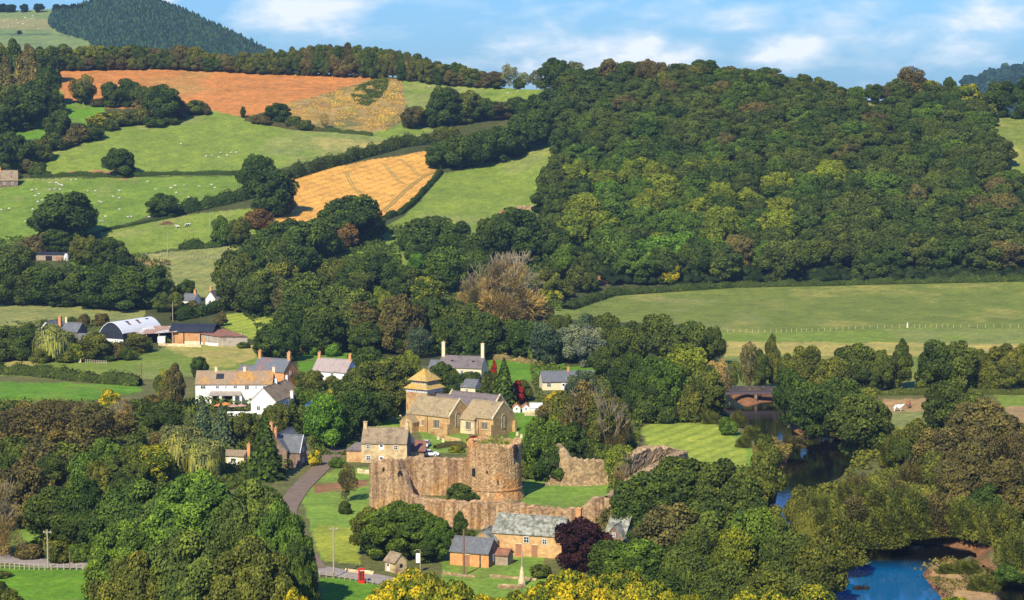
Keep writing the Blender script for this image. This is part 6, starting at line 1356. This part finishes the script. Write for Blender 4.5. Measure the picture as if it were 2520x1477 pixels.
def fence(pts, label, n, h=1.1, rails=2, mat=None, post=.07, cat='fence'):
    mat = mat or M_POLE; pp = np.array(pts, float); tt = np.linspace(0, len(pp) - 1, n); x = np.interp(tt, np.arange(len(pp)), pp[:, 0]); y = np.interp(tt, np.arange(len(pp)), pp[:, 1]); Pw = ground_arr(x, y)
    r_ = empty('fence', tuple(Pw[0])); tag(r_, label, cat); o0 = Pw[0]; me0 = None
    b = MB()
    b.box(-post, post, -post, post, -.3, h)
    first = b.build('post', mat, r_)
    for i in range(1, n):
        c = first.copy(); COL.objects.link(c); c.parent = r_; c.location = Vector((Pw[i] - o0).tolist())
    rl = MB()
    for i in range(n - 1):
        for k in range(rails):
            z = h * (.45 + .45 * k / max(1, rails - 1)); p, q = Pw[i] - o0, Pw[i + 1] - o0; rl.tube((p[0], p[1], p[2] + z), (q[0], q[1], q[2] + z), post * .5, post * .5, 4)
    if rails: rl.build('rail', mat, r_)
fence([(0,1398),(100,1402),(230,1402),(420,1418)], 'pale post and rail fence along the near edge of the road', 26, post=.09)
fence([(770,1418),(830,1424),(880,1432),(930,1440)], 'pale railing beside the red telephone box', 12, post=.055)
fence([(1790,818),(1900,818),(1990,817),(2100,810),(2230,806)], 'line of pale fence posts across the valley field, left stretch', 30, h=1.2, rails=0, mat=M_CPL, post=.045)
fence([(2235,806),(2350,806),(2519,806),(2600,807)], 'line of pale fence posts across the valley field, right stretch', 26, h=1.2, rails=0, mat=M_CPL, post=.045)
fence([(325,628),(420,634),(520,637),(600,640)], 'thin wire fence on posts crossing the olive pasture', 34, h=1.3, rails=1, post=.06)
fence([(210,893),(240,895),(262,896)], 'short picket fence beyond the farmhouse garden wall', 12, h=1.1)
p = G(2232, 806); b = MB(); b.box(-.14, .14, -.1, .1, -.2, 1.7); o = b.build('gate_post', M_FRW); o.location = p; tag(o, 'thick white gate post where two fence lines meet', 'gate post')
# ---------------------------------------------------------------- poles
def pole(x, yb, yt, label, mat=None, arm=True, r=.14, name='utility_pole', cat='pole'):
    p = G(x, yb); h = (yb - yt) * mpp(x, yb); r_ = empty(name, p); tag(r_, label, cat)
    b = MB(); b.tube((0, 0, -.5), (0, 0, h), r, r * .72, 10); b.build('shaft', mat or M_POLE, r_)
    if arm:
        b = MB(); b.box(-.7, .7, -.06, .06, h - .5, h - .38); a = b.build('crossarm', mat or M_POLE, r_)
        b = MB()
        for q in (-.6, 0, .6): b.tube((q, 0, h - .38), (q, 0, h - .2), .06, .05, 6)
        b.build('insulator', M_FRW, a)
    return r_
pole(821, 1422, 1291, 'tall pale pole standing in the lawn beside the road bend', r=.17)
pole(1141, 1416, 1298, 'reddish-brown pole in front of the brick outbuilding', M_POLEB, arm=False, r=.20)
pole(118, 1398, 1300, 'pale pole by the road fence at far lower left', r=.15)
pole(172, 1402, 1357, 'short dark post by the road fence', M_POLEB, arm=False, r=.12)
pole(280, 1190, 1131, 'weathered pole among the scrub above the road', arm=False, r=.18)
pole(348, 940, 891, 'dark pole behind the long field hedge', M_POLEB, arm=False, r=.17)
pole(412, 628, 571, 'thin pale pole in the olive pasture', arm=False, r=.13)
pole(516, 562, 521, 'thin pole beside the upright hedge trees', arm=False, r=.12)
pole(425, 790, 742, 'thin pole behind the barns', arm=False, r=.13)
pole(170, 748, 711, 'pole with crossarm before the dark copse', r=.13)
pole(594, 850, 818, 'short white post at the corner of the rusty-roofed shed', M_FRW, arm=False, r=.12)
r_ = pole(1284, 1440, 1350, 'slender pale post rising from a rough stone base', arm=False, r=.13, name='memorial_post', cat='post'); b = MB()
for k, (z0, z1, a, c) in enumerate(((-.4, 1.0, .75, .6), (1.003, 2.3, .50, .36), (2.303, 3.2, .30, .2))): b.tube((0, 0, z0), (0, 0, z1), a, c, 9)
b.build('stone_base', M_CPL, r_)
# sign on a bracket, phone box
r_ = pole(1034, 1408, 1352, 'white hanging sign on a curved pale bracket post', arm=False, r=.08, name='sign_post', cat='sign'); h = (1408 - 1352) * mpp(1034, 1408)
b = MB(); b.tube((0, 0, h), (-.6, 0, h + .15), .05, .05, 6); b.tube((-.6, 0, h + .15), (-1.0, 0, h - .1), .05, .04, 6); b.build('bracket', M_POLE, r_)
b = MB(); b.box(-.75, -.05, -.04, .04, h - 2.2, h - .5); b.build('sign_board', M_FRW, r_)
def phone_box():
    p = G(889, 1434); r_ = empty('telephone_box', p, R(14)); tag(r_, 'bright red telephone box at the roadside', 'telephone box')
    b = MB(); w = .46
    for sx in (-1, 1):
        for sy in (-1, 1): b.box(sx * w - .07 * (sx > 0) , sx * w + .07 * (sx < 0), sy * w - .07 * (sy > 0), sy * w + .07 * (sy < 0), 0, 2.1)
    b.box(-w, w, -w, w, 0, .12); b.box(-w, w, -w, w, 2.1, 2.32)
    for z in (.55, .85, 1.15, 1.45, 1.75): b.box(-w + .07, w - .07, -w, -w + .04, z, z + .035); b.box(w - .04, w, -w + .07, w - .07, z, z + .035); b.box(-w, -w + .04, -w + .07, w - .07, z, z + .035)
    for x in (-.13, .10): b.box(x, x + .035, -w + .002, -w + .04, .12, 2.1)
    b.box(-w + .07, w - .07, -w, -w + .05, .12, .5)
    b.build('frame', M_RED, r_)
    b = MB(); n = 8
    for i in range(4):
        z0, z1 = 2.32 + i * .05, 2.37 + i * .05; s = w * (1 - .09 * i); b.box(-s, s, -s, s, z0 + .002 * i, z1)
    b.build('domed_roof', M_RED, r_)
    b = MB(); b.box(-w + .05, w - .05, -w + .045, w - .045, .5, 2.09); b.build('glazing', M_GLS, r_)
    b = MB(); b.box(-.33, .33, -w - .012, -w - .002, 2.14, 2.27); b.build('sign_strip', M_FRW, r_)
phone_box()
# ---------------------------------------------------------------- bridge
def bridge():
    A, B = plane_pt(1766, 975, 0), plane_pt(1945, 975, 0); r_ = empty('footbridge', (A.x, A.y, 0), math.atan2(B.y - A.y, B.x - A.x)); L = (B - A).length
    tag(r_, 'low grey-brown bridge with arched parapet across the dark river', 'bridge')
    n = 20; arc = lambda t: .35 * math.sin(math.pi * t) ** .7
    d = MB(); pts = [(L * i / n, .9 + arc(i / n)) for i in range(n + 1)]; low_ = [(L * i / n, .2 + arc(i / n)) for i in range(n, -1, -1)]
    d.prism(pts + low_, 'y', 0, 3.2); d.build('deck', M_IRON, r_)
    for y in (0, 3.12):
        b = MB(); b.prism([(x, z + 1.15) for x, z in pts] + [(x, z + .98) for x, z in pts[::-1]], 'y', y - .06, y + .06)
        for i in range(45): x = L * (i + .5) / 45; z = .9 + arc(x / L); b.box(x - .06, x + .06, y - .04, y + .04, z, z + 1.0)
        b.build('parapet', M_IRON, r_)
    for x in (L * .04, L * .52, L * .96):
        b = MB(); b.box(x - .4, x + .4, .1, 3.1, -3.5, 1.0); b.build('pier', M_DKST, r_)
bridge()
# ---------------------------------------------------------------- animals
def beast(name, J, E, rad, mat, sub=1):
    me = bpy.data.meshes.new(name); me.from_pydata(J, E, []); o = bpy.data.objects.new(name, me); COL.objects.link(o)
    m = o.modifiers.new('s', 'SKIN'); m.use_smooth_shade = True
    for i, v in enumerate(me.skin_vertices[0].data if me.skin_vertices else []): pass
    if not me.skin_vertices:
        import bmesh
        bm = bmesh.new(); bm.from_mesh(me); bm.verts.layers.skin.verify(); bm.to_mesh(me); bm.free()
    for i, v in enumerate(me.skin_vertices[0].data): v.radius = rad[i]; v.use_root = (i == 0)
    s = o.modifiers.new('b', 'SUBSURF'); s.levels = sub; s.render_levels = sub
    dg = bpy.context.evaluated_depsgraph_get(); nm = bpy.data.meshes.new_from_object(o.evaluated_get(dg)); bpy.data.objects.remove(o)
    nm.materials.clear(); nm.materials.append(mat); return nm
def quad_joints(Lb, hb, neck, leg):
    J = [(0, 0, hb), (Lb * .5, 0, hb), (-Lb * .5, 0, hb * 1.02), (Lb * .72, 0, hb + neck[0]), (Lb * .92, 0, hb + neck[1]), (-Lb * .62, 0, hb * .7)]
    E = [(0, 1), (0, 2), (1, 3), (3, 4), (2, 5)]; Rr = [(.30, .34), (.26, .30), (.27, .30), (.14, .17), (.10, .11), (.04, .04)]
    for sx in (.42, -.42):
        for sy in (-.17, .17):
            b = len(J); kx = .06 if sx < 0 else .02
            J += [(Lb * sx, sy, hb * .72), (Lb * sx - kx, sy, hb * .36), (Lb * sx, sy, .02)]; Rr += [(.11, .11), (.055, .055), (.05, .05)]
            E += [(1 if sx > 0 else 2, b), (b, b + 1), (b + 1, b + 2)]
    return J, E, Rr
M_SHP = plain('sheep_wool', (.62,.57,.44), .95, var=.12, scale=8)
M_COW, t, b = new_mat('pied_hide'); tx = N(t, 'ShaderNodeTexCoord'); nz_ = N(t, 'ShaderNodeTexNoise', i_Scale=1.6); t.links.new(tx.outputs['Object'], nz_.inputs[0]); r9 = ramp(t, [(.5, (.03, .03, .03)), (.52, (.8, .78, .74))]); t.links.new(nz_.outputs[0], r9.inputs[0]); t.links.new(r9.outputs[0], b.inputs['Base Color'])
J, E, Rr = quad_joints(.95, .58, (-.02, -.22), .5); sheep_me = beast('sheep', J, E, [(a * .95, c * .95) for a, c in Rr], M_SHP)
J, E, Rr = quad_joints(1.7, 1.05, (.35, .55), 1); big_me = beast('cow', J, E, [(a * 1.35, c * 1.45) for a, c in Rr], M_COW)
M_HRW = plain('white_horse_coat', (.82,.76,.68), .8, var=.08); M_HRB = plain('chestnut_coat', (.30,.12,.06), .8, var=.15)
def r1(cx, cy): return (cx / 2.462 * .8557, cy / 2.462 * .8557)
def r4(cx, cy): return (cx / 2.7356 * .8557, 427.85 + cy / 2.7356 * .8557)
rs = random.Random(4)
def sheep(lst, f, where, k=1.0):
    for a in lst:
        x, y = f(*a); p = G(x, y); o = link('sheep', sheep_me); o.location = p; o.rotation_euler.z = rs.choice((0, 3.14)) + rs.uniform(-.9, .9); s = rs.uniform(.8, 1.05) * k; o.scale = (s, s, s)
        tag(o, where, 'sheep', where)
sheep([(250,135),(290,128),(280,178),(305,165),(335,215),(300,228),(395,75),(445,78),(460,86),(475,92),(492,98),(392,130),(435,126),(475,128),(560,55),(598,52),(75,280),(12,290),(255,285),(290,312),(205,378)], r4, 'white sheep grazing in the left part of the sheep pasture')
sheep([(692,140),(748,142),(938,140),(892,184),(938,198),(782,222),(795,230),(938,286),(1008,345),(1030,342),(828,342),(793,378),(812,380)], r4, 'white sheep grazing in the middle of the sheep pasture')
sheep([(1222,126),(1342,118),(1375,100),(1452,98),(1570,104),(1662,92),(1692,116),(1488,190),(1160,66),(1388,155),(1170,345)], r4, 'white sheep grazing in the right part of the sheep pasture')
sheep([(1460,1112),(1498,1108),(1548,1118),(1560,1088),(1605,1106),(1638,1086),(1672,1084),(1282,1025)], r1, 'white sheep dotted on the big upper pasture')
sheep([(820,622),(882,634),(915,605),(1380,665),(1450,648),(1345,728)], c2, 'white sheep in the small meadow below the skyline')
def on_far(cx, cy): return r1(cx, cy)
for a in [(30,160),(60,150),(90,165),(120,150),(165,175),(60,190),(90,195),(200,150),(240,150),(270,212),(30,205),(130,170),(180,130),(230,120)]:
    x, y = r1(*a); X, Y, Z, D = far_at(x, y); o = link('sheep', sheep_me); o.location = (X, Y, Z); o.rotation_euler.z = rs.uniform(0, 6); o.scale = (1.6,) * 3; tag(o, 'tiny pale sheep on the far hill meadow', 'sheep', 'sheep on the far hill')
def animal(name, me, x, y, rz, lb, mat=None, s=1.0):
    m = me
    if mat: m = me.copy(); m.materials.clear(); m.materials.append(mat)
    o = link(name, m); o.location = G(x, y); o.rotation_euler.z = rz; o.scale = (s, s, s); tag(o, lb, name)
animal('cow', big_me, r4(1468, 408)[0], r4(1468, 408)[1] + 3, .2, 'black and white cow standing in the lower pasture')
animal('cow', big_me, r4(1400, 420)[0], r4(1400, 420)[1] + 2, 3.0, 'cream cow lying beside the black and white one', M_SHP, .85)
animal('horse', big_me, 2208, 1012, .1, 'white horse grazing in the pink soil paddock', M_HRW, 1.15)
animal('horse', big_me, 2235, 1004, 1.2, 'chestnut horse with white patch behind the white horse', M_HRB, 1.1)
# brush pile, gravestones, cars, parasols
p = G(411, 551); b = MB()
for i in range(90):
    a = rngb.uniform(0, 6.28); r0 = rngb.uniform(0, 2.6); z = (2.6 - r0) * .6 * rngb.random(); q = (math.cos(a) * r0, math.sin(a) * r0 * .7, z); a2 = rngb.uniform(0, 6.28)
    b.tube(q, (q[0] + math.cos(a2) * 1.4, q[1] + math.sin(a2) * 1.2, max(0, q[2] + rngb.uniform(-.3, .5))), .10, .05, 4)
o = b.build('brush_pile', M_RUST); o.location = p; tag(o, 'heap of red-brown cut branches in the pasture', 'brush pile')
gs = [(940, 1024), (950, 1028), (958, 1020), (966, 1030), (975, 1024), (962, 1036), (985, 1030), (1078, 1082), (1090, 1088), (1272, 1072), (1282, 1078)]
b = MB(); b.prism([(-.32, -.2), (.32, -.2), (.32, .75), (.2, .95), (0, 1.02), (-.2, .95), (-.32, .75)], 'y', -.06, .06); g0 = b.build('gravestone', M_CPL)
for i, (x, y) in enumerate(gs):
    o = g0 if i == 0 else g0.copy()
    if i: COL.objects.link(o)
    o.location = G(x, y); o.rotation_euler = (rngb.uniform(-.08, .08), rngb.uniform(-.06, .06), rngb.uniform(-.5, .2)); o['category'] = 'gravestone'; o['group'] = 'gravestones in the churchyard'
    o['label'] = 'weathered gravestone on the grass left of the church' if i < 7 else ('pale tomb-like gravestone under the south aisle' if i < 9 else 'gravestone on the bright grass right of the church')
def car(x, y, rz, paint, label):
    p = G(x, y); r_ = empty('parked_car', (p.x, p.y, p.z + .02), rz); tag(r_, label, 'car')
    b = MB(); b.prism([(-2.1, .3), (2.1, .3), (2.15, .7), (1.9, .85), (1.0, .92), (-1.9, .95), (-2.1, .8)], 'y', -.82, .82); b.build('body', paint, r_)
    b = MB(); b.add([(-1.8, -.78, .93), (1.0, -.78, .9), (1.0, .78, .9), (-1.8, .78, .93), (-1.3, -.62, 1.42), (.3, -.62, 1.42), (.3, .62, 1.42), (-1.3, .62, 1.42)], [(0,1,5,4),(1,2,6,5),(2,3,7,6),(3,0,4,7)]); b.build('window', M_GLS, r_)
    b = MB(); b.box(-1.32, .32, -.63, .63, 1.40, 1.47); b.build('roof', paint, r_)
    for sx in (-1.3, 1.3):
        for sy in (-.80, .80):
            b = MB(); b.tube((sx, sy - .1, .32), (sx, sy + .1, .32), .32, .32, 14); w = b.build('wheel', M_DARK, r_); b = MB(); b.tube((sx, sy + (.101 if sy > 0 else -.101), .32), (sx, sy + (.13 if sy > 0 else -.13), .32), .18, .17, 10); b.build('rim', M_FRW, w)
M_CARW = plain('white_car_paint', (.82,.82,.82), .3, var=.02); M_CARB = plain('blue_car_paint', (.03,.16,.36), .3, var=.02)
car(1056, 1122, R(5), M_CARW, 'white car parked beside the brown-roofed garage')
car(1048, 1098, R(80), M_CARW, 'white car behind the brown-roofed garage below the church')
car(768, 1002, R(60), M_CARB, 'bright blue car parked right of the white gabled wing')
car(1232, 545, R(30), M_CARW, 'tiny white vehicle on bare red earth in the narrow hill pasture')
def parasol(x, y, mat, label):
    p = G(x, y); r_ = empty('parasol', p); tag(r_, label, 'parasol'); b = MB(); b.tube((0, 0, 0), (0, 0, 2.3), .04, .04, 6); b.build('pole', M_POLE, r_); b = MB(); n = 8
    v = [(math.cos(i * 2 * math.pi / n) * 1.5, math.sin(i * 2 * math.pi / n) * 1.5, 1.95) for i in range(n)] + [(0, 0, 2.5)]; b.add(v, [(i, (i + 1) % n, n) for i in range(n)]); b.build('canopy', mat, r_)
M_OR = plain('orange_canvas', (.62,.22,.05), .9, var=.1); M_MV = plain('faded_brown_canvas', (.45,.28,.20), .9, var=.1)
parasol(540, 1016, M_OR, 'orange parasol on the terrace in front of the long white house'); parasol(556, 1013, M_OR, 'orange parasol nearest the white terrace wall'); parasol(575, 1018, M_MV, 'faded brown parasol on the white house terrace'); parasol(594, 1017, M_MV, 'faded brown parasol next to the white gabled wing')
# farm machine in the lean-to, ruined masonry by the hill wood, drowned stump in the pool
p = G(397, 848); r_ = empty('farm_trailer', p); tag(r_, 'white box trailer standing in the open-fronted lean-to', 'trailer'); b = MB(); b.box(-1.2, 1.2, 0, 2.6, .6, 2.5); b.build('box_body', M_WHT, r_)
for s in (-1, 1):
    b = MB(); b.tube((s * 1.25 - .1, 1.2, .45), (s * 1.25 + .1, 1.2, .45), .45, .45, 14); b.build('wheel', M_DARK, r_)
b = MB(); b.tube((0, 0, .6), (0, -1.4, .5), .06, .06, 6); b.build('drawbar', M_IRON, r_)
low([(1270, 516), (1290, 515), (1322, 516)], 1.6, M_RUB, 'broken stone wall at the edge of the hill wood', name='ruined_wall')
p = plane_pt(2118, 1450, WZ); b = MB(); iv, itf = ico()
for i in range(26): s = rngb.uniform(.2, .5); q = (rngb.uniform(-1.1, 1.1), rngb.uniform(-.5, .5), rngb.uniform(-.2, .5)); b.add([(q[0] + v[0] * s, q[1] + v[1] * s * .6, q[2] + v[2] * s * .7) for v in iv], [tuple(f_) for f_ in itf])
for i in range(10): a = rngb.uniform(0, 6.28); b.tube((0, 0, 0), (math.cos(a) * 1.3, math.sin(a) * .8, rngb.uniform(.2, 1.2)), .08, .03, 5)
o = b.build('driftwood', M_DARK); o.location = p; tag(o, 'dark snag of driftwood stranded in the blue pool', 'driftwood')
settle_labels()
# ---------------------------------------------------------------- air
hm = bpy.data.materials.new('haze_air'); hm.use_nodes = True; t = hm.node_tree; t.nodes.clear()
o = t.nodes.new('ShaderNodeOutputMaterial'); pv = t.nodes.new('ShaderNodeVolumePrincipled'); pv.inputs['Density'].default_value = .00007; pv.inputs['Color'].default_value = (.5, .72, 1, 1); pv.inputs['Anisotropy'].default_value = .2
t.links.new(pv.outputs[0], o.inputs['Volume'])
hb = MB(); hb.box(-2600, 2600, -400, 4200, -260, 330); ho = hb.build('haze', hm); tag(ho, kind='stuff'); ho['label'] = 'thin blue air over the valley'
print('OBJECTS', len(bpy.data.objects), 'hill wood', n_hw)
